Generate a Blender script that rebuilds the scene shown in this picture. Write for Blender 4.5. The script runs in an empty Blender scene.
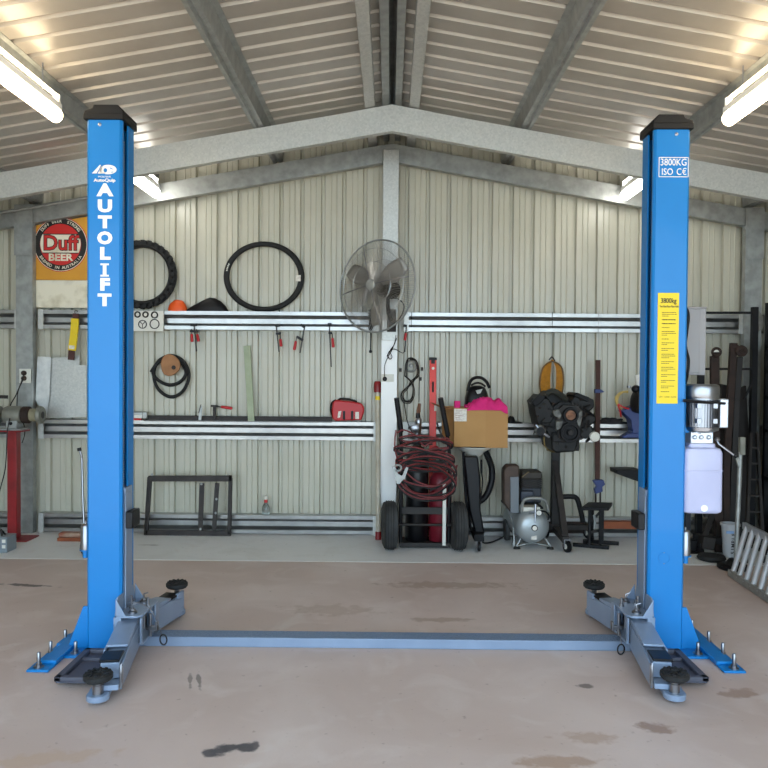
import bpy, math, random
from mathutils import Vector, Matrix, noise
random.seed(7)
PI = math.pi
COL = bpy.context.scene.collection
V = Vector

# ------------------------------------------------------------------ camera
YAW, PITCH, ROLL = math.radians(0.45), math.radians(1.12), math.radians(0.43)
CAM = V((0, 0, 1.5))
RCAM = (Matrix.Rotation(YAW, 3, 'Z') @ Matrix.Rotation(PI/2 - PITCH, 3, 'X') @ Matrix.Rotation(ROLL, 3, 'Z'))
def at(px, py, Y):
    """world point on the plane y=Y seen at that place of the photograph"""
    d = RCAM @ V(((px-384)/768, -(py-384)/768, -1))
    return CAM + d*(Y/d.y)
def floor_at(px, py, z=0.0):
    d = RCAM @ V(((px-384)/768, -(py-384)/768, -1))
    return CAM + d*((z-CAM.z)/d.z)
cd = bpy.data.cameras.new('camera'); cam = bpy.data.objects.new('camera', cd); COL.objects.link(cam)
cam.location = CAM; cam.rotation_euler = RCAM.to_euler(); cd.lens = 36; cd.sensor_width = 36; cd.clip_start = .05
bpy.context.scene.camera = cam

# ------------------------------------------------------------------ materials
def lin(h):
    h = h.lstrip('#'); c = [int(h[i:i+2], 16)/255 for i in (0, 2, 4)]
    return tuple(x/12.92 if x <= .04045 else ((x+.055)/1.055)**2.4 for x in c) + (1,)
def mat(name, col, rough=.5, metal=0, var=None, scale=8, bump=0, bscale=60, coat=0, emis=None, estr=0, trans=0, alpha=1, vor=False, spec=.5, lo=.35, hi=.65):
    m = bpy.data.materials.new(name); m.use_nodes = True; N = m.node_tree.nodes; L = m.node_tree.links
    b = N['Principled BSDF']; b.inputs['Roughness'].default_value = rough; b.inputs['Metallic'].default_value = metal
    b.inputs['Coat Weight'].default_value = coat; b.inputs['Specular IOR Level'].default_value = spec
    b.inputs['Transmission Weight'].default_value = trans; b.inputs['Alpha'].default_value = alpha
    b.inputs['Base Color'].default_value = lin(col)
    if emis: b.inputs['Emission Color'].default_value = lin(emis); b.inputs['Emission Strength'].default_value = estr
    tc = N.new('ShaderNodeTexCoord')
    if var:
        if vor:
            t = N.new('ShaderNodeTexVoronoi'); t.inputs['Scale'].default_value = scale; out = t.outputs['Color']
        else:
            t = N.new('ShaderNodeTexNoise'); t.inputs['Scale'].default_value = scale; t.inputs['Detail'].default_value = 6; out = t.outputs['Fac']
        L.new(tc.outputs['Object'], t.inputs['Vector'])
        r = N.new('ShaderNodeValToRGB'); r.color_ramp.elements[0].color = lin(col); r.color_ramp.elements[1].color = lin(var)
        r.color_ramp.elements[0].position = lo; r.color_ramp.elements[1].position = hi
        L.new(out, r.inputs['Fac']); L.new(r.outputs['Color'], b.inputs['Base Color'])
    if bump:
        t = N.new('ShaderNodeTexNoise'); t.inputs['Scale'].default_value = bscale; t.inputs['Detail'].default_value = 3
        L.new(tc.outputs['Object'], t.inputs['Vector'])
        bp = N.new('ShaderNodeBump'); bp.inputs['Strength'].default_value = bump; bp.inputs['Distance'].default_value = .01
        L.new(t.outputs['Fac'], bp.inputs['Height']); L.new(bp.outputs['Normal'], b.inputs['Normal'])
    return m
M = {}
M['clad'] = mat('cream_wall_sheet', '#c0bcab', .28, 0, '#bab6a4', 3)
M['roofs'] = mat('roof_sheet', '#a9a298', .28, .15, '#a0988e', 3)
M['galv'] = mat('galvanised_steel', '#b3b4b0', .42, .4, '#c3c3be', 75, .05, vor=True, lo=.1, hi=.9)
M['galvd'] = mat('dull_galvanised_steel', '#8c8e8b', .4, .45, '#a1a3a0', 14, .04)
M['girt'] = mat('bright_galvanised_channel', '#9c9a97', .3, .8, '#a8a6a3', 10)
M['blue'] = mat('blue_enamel', '#0a76bb', .42, 0, coat=.12, spec=.35)
M['greyp'] = mat('grey_blue_enamel', '#8494ab', .38, .1, '#7c8ca3', 5, coat=.2)
M['tread'] = mat('grey_tread_plate', '#75879f', .4, .15, '#6a7c94', 120, .5, 90)
M['black'] = mat('black_plastic', '#0d0c0f', .45, spec=.3)
M['cap'] = mat('brown_black_plastic', '#16120f', .55, spec=.3)
M['rubber'] = mat('black_rubber', '#0f0f10', .75, 0, '#1b1b1b', 12, .2, 80)
M['tyreg'] = mat('dusty_rubber', '#2a2a2a', .8, 0, '#3c3c3b', 8, .2, 80)
M['chrome'] = mat('bright_steel', '#929296', .3, 1)
M['alu'] = mat('aluminium', '#bfc3ca', .35, .6)
M['whitep'] = mat('white_paint', '#f2f2f0', .3)
M['offw'] = mat('off_white_plastic', '#dedbd0', .5)
M['tank'] = mat('milky_plastic', '#b9b9d4', .45, 0, '#b0b0cc', 4)
M['yellow'] = mat('yellow_sticker', '#e6c60c', .5)
M['ink'] = mat('dark_ink', '#1c1804', .6)
M['inkb'] = mat('black_ink', '#17110d', .6)
M['letter'] = mat('white_lettering', '#f4ece0', .5)
M['red'] = mat('red_plastic', '#b81c22', .45)
M['redp'] = mat('red_paint', '#8f1219', .4, 0, '#7a1014', 8)
M['orange'] = mat('orange_plastic', '#e2571a', .45)
M['signo'] = mat('amber_sign_paint', '#d79a2c', .5, 0, '#cf9128', 4)
M['signr'] = mat('red_sign_paint', '#c42019', .5)
M['signc'] = mat('cream_sign_paint', '#e6dfc9', .5, 0, '#bfb597', 6, lo=.5, hi=.72)
M['dark'] = mat('dark_steel', '#1f1c1a', .55, .3, '#2c2622', 9)
M['blk'] = mat('black_steel', '#0b0b0d', .55, .2, '#151416', 10, spec=.3)
M['rust'] = mat('rusty_steel', '#36251d', .75, .2, '#271c17', 14, .2)
M['framebr'] = mat('brown_black_angle_steel', '#2e2a28', .6, .3, '#3d3734', 10)
M['card'] = mat('cardboard', '#b98d57', .8, 0, '#b08550', 5)
M['cardd'] = mat('cardboard_inside', '#96693f', .85)
M['pink'] = mat('pink_cloth', '#e0287c', .85, 0, '#d22371', 20, .2, 40)
M['paper'] = mat('white_paper', '#e9e4da', .8, 0, '#cfc6bb', 60)
M['green'] = mat('pale_green_timber', '#abb397', .7, 0, '#9ca588', 12)
M['copper'] = mat('tan_disc', '#a8764a', .6, 0, '#93643c', 10)
M['silver'] = mat('silver_tank_paint', '#a9aeb0', .38, .5, '#9ba0a1', 5)
M['guard'] = mat('grey_blue_panel', '#6d7277', .5, .1)
M['brown'] = mat('brown_guard', '#4b3b31', .65, 0, '#3d2f27', 10)
M['rope'] = mat('amber_cord', '#c98a25', .7, 0, '#b3771c', 40)
M['hosered'] = mat('red_hose', '#6e1d1d', .5)
M['maroon'] = mat('maroon_cylinder', '#6b1622', .4, 0, '#7d1c2a', 4)
M['blkcyl'] = mat('black_cylinder', '#0a0a0d', .35)
M['level'] = mat('orange_red_aluminium', '#cf2f1e', .4, .1)
M['bluep'] = mat('blue_tool_paint', '#2b3a6e', .5)
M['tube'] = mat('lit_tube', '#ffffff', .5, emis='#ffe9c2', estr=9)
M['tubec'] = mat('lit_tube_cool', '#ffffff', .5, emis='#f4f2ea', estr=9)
M['glass'] = mat('clear_glass', '#e8f2f0', .05, trans=.9)
M['wire'] = mat('fan_wire', '#a5a39f', .3, .8)
M['bladeg'] = mat('fan_blade', '#a19d96', .4, .4)
M['socket'] = mat('socket_plastic', '#d8d6cb', .5)
M['outdoor'] = mat('outdoor_gravel', '#a59d90', .9)
M['castg'] = mat('grey_green_cast_iron', '#86857a', .5, .3, '#77766b', 10)
M['timber'] = mat('orange_timber', '#9c5430', .7, 0, '#874627', 10)
M['brick'] = mat('worn_timber_block', '#8f4a34', .8, 0, '#a98f7c', 10)
M['greybox'] = mat('grey_box_paint', '#8f8b8a', .5)
M['khaki'] = mat('pale_galvanised_board', '#b9b8a8', .5, .3)
M['bucket'] = mat('grey_white_bucket', '#a9aaac', .5)
M['plank'] = mat('dark_plank', '#1e1a18', .8, 0, '#2b2522', 6)

# ------------------------------------------------------------------ mesh builder
class MB:
    def __init__(s): s.v = []; s.f = []; s.m = []; s.xf = None; s.mi = 0
    def add(s, vs, fs):
        n = len(s.v)
        for p in vs:
            p = V(p); s.v.append(s.xf @ p if s.xf else p)
        for f in fs: s.f.append([i+n for i in f]); s.m.append(s.mi)
    def box(s, x0, x1, y0, y1, z0, z1):
        s.add([(x0,y0,z0),(x1,y0,z0),(x1,y1,z0),(x0,y1,z0),(x0,y0,z1),(x1,y0,z1),(x1,y1,z1),(x0,y1,z1)],
              [(3,2,1,0),(4,5,6,7),(0,1,5,4),(1,2,6,5),(2,3,7,6),(3,0,4,7)]); return s
    def pbox(s, px0, py0, px1, py1, Y0, Y1):
        a = at(px0, py1, Y0); b = at(px1, py0, Y0); return s.box(a.x, b.x, Y0, Y1, a.z, b.z)
    def prism(s, pts, O, U, W, D):
        """closed outline pts (u,w) in plane O,U,W swept along D"""
        O, U, W, D = V(O), V(U), V(W), V(D); n = len(pts)
        a = [O+U*p[0]+W*p[1] for p in pts]; b = [p+D for p in a]
        fs = [[i, (i+1) % n, n+(i+1) % n, n+i] for i in range(n)] + [list(range(n))[::-1], list(range(n, 2*n))]
        s.add(a+b, fs); return s
    def sheet(s, pts, t, O, U, W, D):
        """open polyline with thickness t swept along D"""
        n = len(pts); q = []
        P2 = [V(p).to_2d() if len(p) > 2 else V((p[0], p[1])) for p in pts]
        for i, p in enumerate(P2):
            d1 = (P2[i]-P2[i-1]).normalized() if i else None; d2 = (P2[i+1]-P2[i]).normalized() if i < n-1 else None
            if d1 is None: d1 = d2
            if d2 is None: d2 = d1
            nn = V((-(d1.y+d2.y), d1.x+d2.x)); nn.normalize(); c = max(.4, nn.dot(V((-d1.y, d1.x)))); q.append(p+nn*(t/c))
        O, U, W, D = V(O), V(U), V(W), V(D)
        A = [O+U*p.x+W*p.y for p in P2]; B = [O+U*p.x+W*p.y for p in q]
        vs = A+B+[p+D for p in A]+[p+D for p in B]; fs = []
        for i in range(n-1):
            fs += [[i, i+1, 2*n+i+1, 2*n+i], [n+i+1, n+i, 3*n+i, 3*n+i+1], [i+1, i, n+i, n+i+1], [2*n+i, 2*n+i+1, 3*n+i+1, 3*n+i]]
        fs += [[0, 2*n, 3*n, n], [n-1, 2*n-1, 4*n-1, 3*n-1]]
        s.add(vs, fs); return s
    def tube(s, pts, r, seg=8, closed=False, cap=True):
        pts = [V(p) for p in pts]; n = len(pts); rs = r if isinstance(r, (list, tuple)) else [r]*n
        vs = []; up = None
        for i, p in enumerate(pts):
            if closed: t = pts[(i+1) % n]-pts[i-1]
            else: t = (pts[min(i+1, n-1)]-pts[max(i-1, 0)])
            if t.length < 1e-9: t = V((0, 0, 1))
            t.normalize()
            if up is None: up = V((0, 0, 1)) if abs(t.z) < .9 else V((0, 1, 0))
            u = up - t*up.dot(t)
            if u.length < 1e-6: u = t.orthogonal()
            u.normalize(); w = t.cross(u); up = u
            for k in range(seg):
                a = 2*PI*k/seg; vs.append(p+(u*math.cos(a)+w*math.sin(a))*rs[i])
        fs = []
        for i in range(n if closed else n-1):
            j = (i+1) % n
            for k in range(seg):
                l = (k+1) % seg; fs.append([i*seg+k, i*seg+l, j*seg+l, j*seg+k])
        if not closed and cap: fs += [list(range(seg))[::-1], [(n-1)*seg+k for k in range(seg)]]
        s.add(vs, fs); return s
    def cyl(s, a, b, r, seg=16, r2=None): return s.tube([a, b], [r, r if r2 is None else r2], seg)
    def lathe(s, prof, O, axis=(0, 0, 1), seg=24):
        """prof: (radius, height) along axis from O"""
        ax = V(axis).normalized(); u = ax.orthogonal().normalized(); w = ax.cross(u); O = V(O); vs = []; n = len(prof)
        for r, h in prof:
            for k in range(seg):
                a = 2*PI*k/seg; vs.append(O+ax*h+(u*math.cos(a)+w*math.sin(a))*max(r, 1e-4))
        fs = [[i*seg+k, i*seg+(k+1) % seg, (i+1)*seg+(k+1) % seg, (i+1)*seg+k] for i in range(n-1) for k in range(seg)]
        fs += [list(range(seg))[::-1], [(n-1)*seg+k for k in range(seg)]]
        s.add(vs, fs); return s
    def bar(s, a, b, w, h, up=(0, 0, 1)):
        """box beam from a to b, width w, height h"""
        a, b = V(a), V(b); t = (b-a); L = t.length; t.normalize(); up = V(up); u = t.cross(up)
        if u.length < 1e-4: u = t.orthogonal()
        u.normalize(); q = u.cross(t); vs = []
        for p in (a, b):
            for (i, j) in ((-1, -1), (1, -1), (1, 1), (-1, 1)): vs.append(p+u*i*w/2+q*j*h/2)
        s.add(vs, [(3,2,1,0),(4,5,6,7),(0,1,5,4),(1,2,6,5),(2,3,7,6),(3,0,4,7)]); return s
    def ell(s, c, rx, ry, rz, seg=20, rings=12, z0=-1.0, lump=0, ls=6, seed=0):
        c = V(c); vs = []
        for i in range(rings+1):
            ph = math.asin(max(-1, z0)) + (PI/2-math.asin(max(-1, z0)))*i/rings
            for k in range(seg):
                a = 2*PI*k/seg; d = V((math.cos(ph)*math.cos(a), math.cos(ph)*math.sin(a), math.sin(ph)))
                f = 1+lump*noise.noise(d*ls*.3+V((seed, 0, 0))) if lump else 1
                vs.append(c+V((d.x*rx*f, d.y*ry*f, d.z*rz*f)))
        fs = [[i*seg+k, i*seg+(k+1) % seg, (i+1)*seg+(k+1) % seg, (i+1)*seg+k] for i in range(rings) for k in range(seg)]
        fs += [list(range(seg))[::-1]]
        s.add(vs, fs); return s
    def text(s, body, size, O, U=(1, 0, 0), W=(0, 0, 1), ext=.0015, off=0, sx=1):
        cu = bpy.data.curves.new('t', 'FONT'); cu.body = body; cu.size = size; cu.extrude = ext; cu.offset = off
        cu.align_x = 'CENTER'; cu.align_y = 'CENTER'; cu.resolution_u = 3
        o = bpy.data.objects.new('t', cu); COL.objects.link(o); bpy.context.view_layer.update()
        me = bpy.data.meshes.new_from_object(o.evaluated_get(bpy.context.evaluated_depsgraph_get()))
        U, W = V(U).normalized(), V(W).normalized(); N_ = U.cross(W); O = V(O)
        s.add([O+U*p.co.x*sx+W*p.co.y+N_*p.co.z for p in me.vertices], [list(p.vertices) for p in me.polygons])
        bpy.data.objects.remove(o); bpy.data.curves.remove(cu); bpy.data.meshes.remove(me); return s
    def build(s, name, m, parent=None, bevel=0, smooth=True, seg=2, origin=None):
        lo = V([min(p[i] for p in s.v) for i in range(3)]); hi = V([max(p[i] for p in s.v) for i in range(3)])
        if origin is None: origin = V(((lo.x+hi.x)/2, (lo.y+hi.y)/2, lo.z if parent is None else (lo.z+hi.z)/2))
        me = bpy.data.meshes.new(name); me.from_pydata([tuple(p-origin) for p in s.v], [], s.f)
        for x in (m if isinstance(m, list) else [m]): me.materials.append(x)
        for p, k in zip(me.polygons, s.m): p.material_index = k; p.use_smooth = smooth
        me.update()
        if smooth: me.set_sharp_from_angle(angle=math.radians(38))
        import bmesh
        bm = bmesh.new(); bm.from_mesh(me); bmesh.ops.recalc_face_normals(bm, faces=bm.faces[:]); bm.to_mesh(me); bm.free()
        o = bpy.data.objects.new(name, me); COL.objects.link(o); WL[o.name] = origin
        if parent: o.parent = parent; o.location = origin-WL[parent.name]
        else: o.location = origin
        if bevel:
            b = o.modifiers.new('edge', 'BEVEL'); b.width = bevel; b.segments = seg; b.limit_method = 'ANGLE'; b.angle_limit = math.radians(40); b.harden_normals = False
        return o
WL = {}
def tag(o, label, cat, group=None, kind=None):
    o['label'] = label; o['category'] = cat
    if group: o['group'] = group
    if kind: o['kind'] = kind
    return o
def thing(name, label, cat, loc, group=None):
    o = bpy.data.objects.new(name, None); COL.objects.link(o); o.location = loc; WL[o.name] = V(loc); o.empty_display_size = .1
    return tag(o, label, cat, group)
def struct(o): o['kind'] = 'structure'; return o
def arc(c, rx, rz, a0, a1, n, y=None):
    c = V(c); return [V((c.x+rx*math.cos(a0+(a1-a0)*i/n), c.y, c.z+rz*math.sin(a0+(a1-a0)*i/n))) for i in range(n+1)]
def spl(pts, n=8):
    """smooth curve through points (Catmull-Rom)"""
    pts = [V(p) for p in pts]; P_ = [pts[0]]+pts+[pts[-1]]; out = []
    for i in range(1, len(P_)-2):
        a, b, c, d = P_[i-1:i+3]
        for k in range(n):
            t = k/n; out.append(.5*((2*b)+(c-a)*t+(2*a-5*b+4*c-d)*t*t+(3*b-a-3*c+d)*t**3))
    return out+[pts[-1]]
def copy_tree(o, off):
    c = o.copy(); COL.objects.link(c); c.location = o.location+V(off)
    for ch in [x for x in bpy.data.objects if x.parent == o]:
        d = ch.copy(); COL.objects.link(d); d.parent = c
        for g in [x for x in bpy.data.objects if x.parent == ch]:
            e = g.copy(); COL.objects.link(e); e.parent = d
    return c

# ================================================================== SETTING
YW = 7.0; SL = .176; ZR = 3.64
WX = 4.75
def zroof(x): return ZR-SL*abs(x)
# floor with two slabs
def floor_mat(name, c1, c2, c3, stains):
    m = bpy.data.materials.new(name); m.use_nodes = True; N = m.node_tree.nodes; L = m.node_tree.links; b = N['Principled BSDF']
    tc = N.new('ShaderNodeTexCoord'); o = tc.outputs['Object']
    def noi(sc, det=6, dist=0):
        t = N.new('ShaderNodeTexNoise'); t.inputs['Scale'].default_value = sc; t.inputs['Detail'].default_value = det; t.inputs['Distortion'].default_value = dist
        L.new(o, t.inputs['Vector']); return t.outputs['Fac']
    def ramp(f, a, c, pa, pc):
        r = N.new('ShaderNodeValToRGB'); r.color_ramp.elements[0].position = pa; r.color_ramp.elements[1].position = pc
        r.color_ramp.elements[0].color = a; r.color_ramp.elements[1].color = c; L.new(f, r.inputs['Fac']); return r.outputs['Color']
    def mix(f, a, c):
        x = N.new('ShaderNodeMix'); x.data_type = 'RGBA'; L.new(f, x.inputs[0]); L.new(a, x.inputs[6])
        if isinstance(c, tuple): x.inputs[7].default_value = c
        else: L.new(c, x.inputs[7])
        return x.outputs[2]
    base = ramp(noi(.9, 8, .4), lin(c1), lin(c2), .38, .62)
    base = mix(ramp(noi(3.2, 8, .8), (0,0,0,1), (.55,.55,.55,1), .52, .7), base, lin(c3))
    base = mix(ramp(noi(26, 4), (0,0,0,1), (.5,.5,.5,1), .66, .76), base, lin('#7d6a5c'))
    base = mix(ramp(noi(2.1, 9, 1.6), (0,0,0,1), (.35,.35,.35,1), .62, .7), base, lin('#d5cdc8'))
    for (x, y, rx, ry, ang, hexc, k) in stains:
        mp = N.new('ShaderNodeMapping'); mp.vector_type = 'TEXTURE'; mp.inputs['Location'].default_value = (x, y, 0); mp.inputs['Rotation'].default_value = (0, 0, ang); mp.inputs['Scale'].default_value = (rx, ry, 1e3)
        ns = N.new('ShaderNodeTexNoise'); ns.inputs['Scale'].default_value = 14; ns.inputs['Detail'].default_value = 5; L.new(o, ns.inputs['Vector'])
        sb = N.new('ShaderNodeVectorMath'); sb.operation = 'SCALE'; sb.inputs['Scale'].default_value = .5*min(1, 3*max(rx, ry)**.5); L.new(ns.outputs['Color'], sb.inputs[0])
        L.new(o, mp.inputs['Vector'])
        ln = N.new('ShaderNodeVectorMath'); ln.operation = 'LENGTH'; L.new(mp.outputs['Vector'], ln.inputs[0])
        ad = N.new('ShaderNodeMath'); ad.operation = 'ADD'; L.new(ln.outputs['Value'], ad.inputs[0])
        mm = N.new('ShaderNodeMath'); mm.operation = 'MULTIPLY_ADD'; L.new(ns.outputs['Fac'], mm.inputs[0]); mm.inputs[1].default_value = 2.2; mm.inputs[2].default_value = -1.1; L.new(mm.outputs[0], ad.inputs[1])
        base = mix(ramp(ad.outputs[0], (k,k,k,1), (0,0,0,1), .62, 1.08), base, lin(hexc))
    L.new(base, b.inputs['Base Color'])
    rr = N.new('ShaderNodeMapRange'); L.new(noi(2.5, 5), rr.inputs[0]); rr.inputs[3].default_value = .38; rr.inputs[4].default_value = .6; L.new(rr.outputs[0], b.inputs['Roughness'])
    bp = N.new('ShaderNodeBump'); bp.inputs['Strength'].default_value = .08; bp.inputs['Distance'].default_value = .01; L.new(noi(70, 3), bp.inputs['Height']); L.new(bp.outputs['Normal'], b.inputs['Normal'])
    return m
YJ = 5.93
def fs(px, py, rx, ry, ang, c, k):
    p = floor_at(px, py); return (p.x, p.y, rx, ry, ang, c, k)
st = [fs(25, 585, .22, .03, -.15, '#4a423e', .9), fs(221, 751, .045, .05, .3, '#4a474b', .95), fs(231, 749, .05, .055, .1, '#4a474b', .95), fs(243, 748, .05, .05, -.3, '#4a474b', .95), fs(210, 753, .03, .04, 0, '#504c50', .95), fs(254, 746, .025, .035, 0, '#504c50', .9),
      fs(655, 728, .09, .05, 0, '#8a6c5a', .7), fs(585, 686, .05, .03, 0, '#5e5450', .8), fs(740, 693, .12, .05, .2, '#8d7160', .6), fs(190, 682, .012, .09, .25, '#6b625c', .7), fs(199, 680, .012, .11, .3, '#5f5752', .75),
      fs(560, 762, .2, .05, 0, '#9b7b62', .6), fs(30, 760, .3, .06, .2, '#b79a80', .5), fs(440, 620, .2, .05, 0, '#8c735d', .5), fs(590, 738, .15, .05, 0, '#a08069', .5), fs(60, 557, .2, .03, 0, '#8a8580', .6), fs(450, 585, .5, .1, 0, '#8f755f', .5), fs(330, 610, .3, .12, 0, '#9a816d', .4)]
M['floor'] = floor_mat('polished_pink_brown_concrete', '#cbbab3', '#bda9a0', '#d4c6c0', st)
M['slab'] = floor_mat('pale_grey_concrete', '#dcdcdb', '#e4e4e3', '#cfceca', [fs(150, 545, .1, .02, 0, '#7d7a76', .7), fs(700, 553, .12, .03, 0, '#7d7a76', .6)])
struct(MB().box(-WX, WX, -.3, YJ, -.15, 0).build('floor', M['floor'], origin=V((0, 0, 0))))
struct(MB().box(-WX, WX, YJ+.012, YW+.1, -.15, 0).build('floor_slab', M['slab'], origin=V((0, 0, 0))))
struct(MB().box(-WX, WX, YJ, YJ+.012, -.15, -.004).build('trim_1', mat('joint_filler', '#d2cec5', .9)))
struct(MB().box(-14, 14, -16, -.3, -.2, -.03).build('ground', M['outdoor'], origin=V((0, 0, 0))))
# profile of the ribbed sheets (u along width, d depth away from the room)
def rib_profile(u0, u1, pitch, plain=False):
    pts = []; u = u0
    prof = [(0, 0), (.040, 0), (.045, -.006), (.051, 0), (.088, 0), (.093, -.006), (.099, 0), (.140, 0), (.148, .034), (.174, .034), (.182, 0)]
    if plain: prof = [(0, 0), (.132, 0), (.146, .032), (.166, .032), (.180, 0)]
    while u < u1:
        for a, d in prof: pts.append((u+a*pitch/.19, d))
        u += pitch
    pts.append((u, 0)); return pts
def sheet_surface(name, m, pf, fa, fb):
    """pf: profile; fa/fb map (u,d) to the two edges"""
    mb = MB(); A = [fa(u, d) for u, d in pf]; B = [fb(u, d) for u, d in pf]; n = len(pf)
    mb.add(A+B, [[i, i+1, n+i+1, n+i] for i in range(n-1)])
    o = mb.build(name, m, smooth=False, origin=V((0, 0, 0)))
    so = o.modifiers.new('gauge', 'SOLIDIFY'); so.thickness = .001; so.offset = 0
    return struct(o)
pw = rib_profile(-WX-.02, WX, .19)
sheet_surface('wall_back', M['clad'], pw, lambda u, d: (u, YW+d, 0), lambda u, d: (u, YW+d, zroof(u)+.0))
pr = rib_profile(-.5, YW+.1, .19, True)
zc = lambda x, d: zroof(x)+d
sheet_surface('ceiling_left', M['roofs'], pr, lambda u, d: (-.05, u, zc(.05, d)), lambda u, d: (-WX-.1, u, zc(WX+.1, d)))
sheet_surface('ceiling_right', M['roofs'], pr, lambda u, d: (.05, u, zc(.05, d)), lambda u, d: (WX+.1, u, zc(WX+.1, d)))
ps = rib_profile(-.3, YW, .19)
sheet_surface('wall_left', M['clad'], ps, lambda u, d: (-WX-d, u, 0), lambda u, d: (-WX-d, u, zroof(WX)))
sheet_surface('wall_right', M['clad'], ps, lambda u, d: (WX+d, u, 0), lambda u, d: (WX+d, u, zroof(WX)))
mb = MB(); mb.sheet([(-.35, -.03), (-.05, .035), (0, .06), (.05, .035), (.35, -.03)], .002, (0, -.5, ZR), (1, 0, 0), (0, 0, 1), (0, YW+.6, 0))
struct(mb.build('trim_2', M['galvd']))
# purlins: lipped channels running from front to back
def cprof(w, h, lip, s):
    """C section: web at u=0, flanges toward s; returns polyline (u,w)"""
    return [(s*w, lip), (s*w, 0), (0, 0), (0, h*.42), (s*.012, h*.5), (0, h*.58), (0, h), (s*w, h), (s*w, h-lip)]
for i, x in enumerate([-4.2, -3.2, -2.15, -1.03, -.17, .17, 1.03, 2.15, 3.2, 4.2]):
    s = -1 if x > 0 else 1
    inner = 1 if abs(x) < .5 else 1
    z0 = zroof(x)-.105; w = .075 if abs(x) > .5 else .07
    k_ = .8 if abs(x) > 1.5 else 1
    hat = [(-.09, .1), (-.055, .098), (-.04, .004), (-.014, 0), (-.006, .012), (.006, .012), (.014, 0), (.04, .004), (.055, .098), (.09, .1)]
    pf = [(p[0]*k_, p[1]) for p in hat] if abs(x) > .5 else [(p[0]-s*w/2, p[1]) for p in cprof(w, .1, .016, s)]
    mb = MB().sheet(pf, .0022*(1 if abs(x) > .5 else s), (x, -.4, z0), (1, 0, -SL*(1 if x > 0 else -1)), (0, 0, 1), (0, YW+.38, 0))
    struct(mb.build('roof_beam', M['galvd'] if abs(x) > .5 else M['galv']))
# ridge strut either side
for s in (-1, 1):
    mb = MB().sheet([(p[0], p[1]) for p in cprof(.05, .06, .014, -s)], .002, (s*.075, -.4, zroof(.07)-.07), (1, 0, 0), (0, 0, 1), (0, YW+.38, 0))
    struct(mb.build('roof_beam', M['galvd']))
# portal rafters
def rafter(y, zt, h, dpt, m, n, x1=WX):
    for s in (-1, 1):
        U = V((0, 1, 0)); W = V((0, 0, 1)); D = V((s*x1, 0, -SL*x1))
        mb = MB().sheet([(dpt, .018), (dpt, 0), (0, 0), (0, h), (dpt, h), (dpt, h-.018)], -.003, (0, y, zt-h), U, W, D)
        struct(mb.build('roof_beam', m))
    # apex plate
    pl = MB(); a = .19
    pl.prism([(-a*1.6, -a*1.6*SL), (0, 0), (a*1.6, -a*1.6*SL), (a*1.6, -a*1.6*SL-h), (0, -h), (-a*1.6, -a*1.6*SL-h)], (0, y-.004, zt), (1, 0, 0), (0, 0, 1), (0, -.004, 0))
    for s in (-1, 1):
        for u in (.06, .14, .25):
            for k in (.25, .75):
                c = V((s*u, y-.008, zt-SL*u-h*k)); pl.cyl(c, c-V((0, .006, 0)), .008, 8)
    struct(pl.build('trim_%d' % n, m))
rafter(YJ, 3.525, .2, .06, M['galv'], 3)
rafter(6.86, 3.50, .155, .07, M['galvd'], 4)
# columns of the end wall frame with curved knee plates
def column(x, n, w=.15):
    zt = 3.345-SL*abs(x)
    mb = MB().box(x-w/2, x+w/2, 6.85, 6.92, 0, zt+.02)
    for s in (-1, 1):
        R = .06; pts = [(0, 0), (R, 0)]+[(R-R*math.sin(a), -R+R*math.cos(a)) for a in [PI/2*k/6 for k in range(1, 7)]]
        zz = zt-SL*0.03*(1 if s*x > 0 else -1)
        mb.prism(pts, (x+s*w/2, 6.845, zz), (s, 0, 0), (0, 0, 1), (0, .01, 0))
    mb.box(x-w/2-.006, x+w/2+.006, 6.832, 6.84, zt-.28, zt+.17)
    o = struct(mb.build('column_%d' % n, M['galvd'], bevel=.006))
    return o
column(-3.275, 1); column(3.215, 2)
struct(MB().box(-.078, .066, 6.82, 6.93, 0, 3.44).build('column_3', M['galv'], bevel=.005))
for s, n in ((-1, 4), (1, 5)):
    struct(MB().box(s*4.4-.1, s*4.4+.1, YJ, YJ+.09, 0, zroof(4.4)-.3).build('column_%d' % n, M['galvd']))
# wall beams (girts)
def girt(xa, xb, zc_, ends=(1, 1)):
    h = .16; y1 = 6.99; dpt = .095
    pr_ = [(-dpt, .030), (-dpt, 0), (0, 0), (0, .014), (-.042, h*.35), (-.042, h*.62), (0, h-.014), (0, h), (-dpt, h), (-dpt, h-.030)]
    mb = MB().sheet(pr_, -.0025, (xa, y1, zc_-h/2), (0, 1, 0), (0, 0, 1), (xb-xa, 0, 0))
    x = xa+.2
    while x < xb-.1:
        mb.cyl((x, y1-.042, zc_-.004), (x, y1-.046, zc_-.004), .006, 6); x += .18
    o = struct(mb.build('wall_beam', M['girt'], smooth=False))
    for e, x0, s in ((ends[0], xa, 1), (ends[1], xb, -1)):
        if e: struct(MB().box(min(x0, x0+s*.045), max(x0, x0+s*.045), y1-dpt-.012, y1-dpt-.002, zc_-h/2-.01, zc_+h/2+.008).build('wall_beam_plate', M['galv']))
GZ = (1.925, .938, .090)
for z in GZ:
    girt(-3.165, -.10, z); girt(.12, 3.155, z); girt(-WX+.02, -3.335, z, (0, 1)); girt(3.335, WX-.02, z, (1, 0))
GT = [z+.081 for z in GZ]
struct(MB().tube(spl([at(-20, 220, 6.8), at(0, 213, 6.8), at(30, 208, 6.8), at(88, 197.5, 6.8), at(130, 190, 6.8)], 4), .010, 8).build('conduit_trim', M['galvd']))
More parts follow.
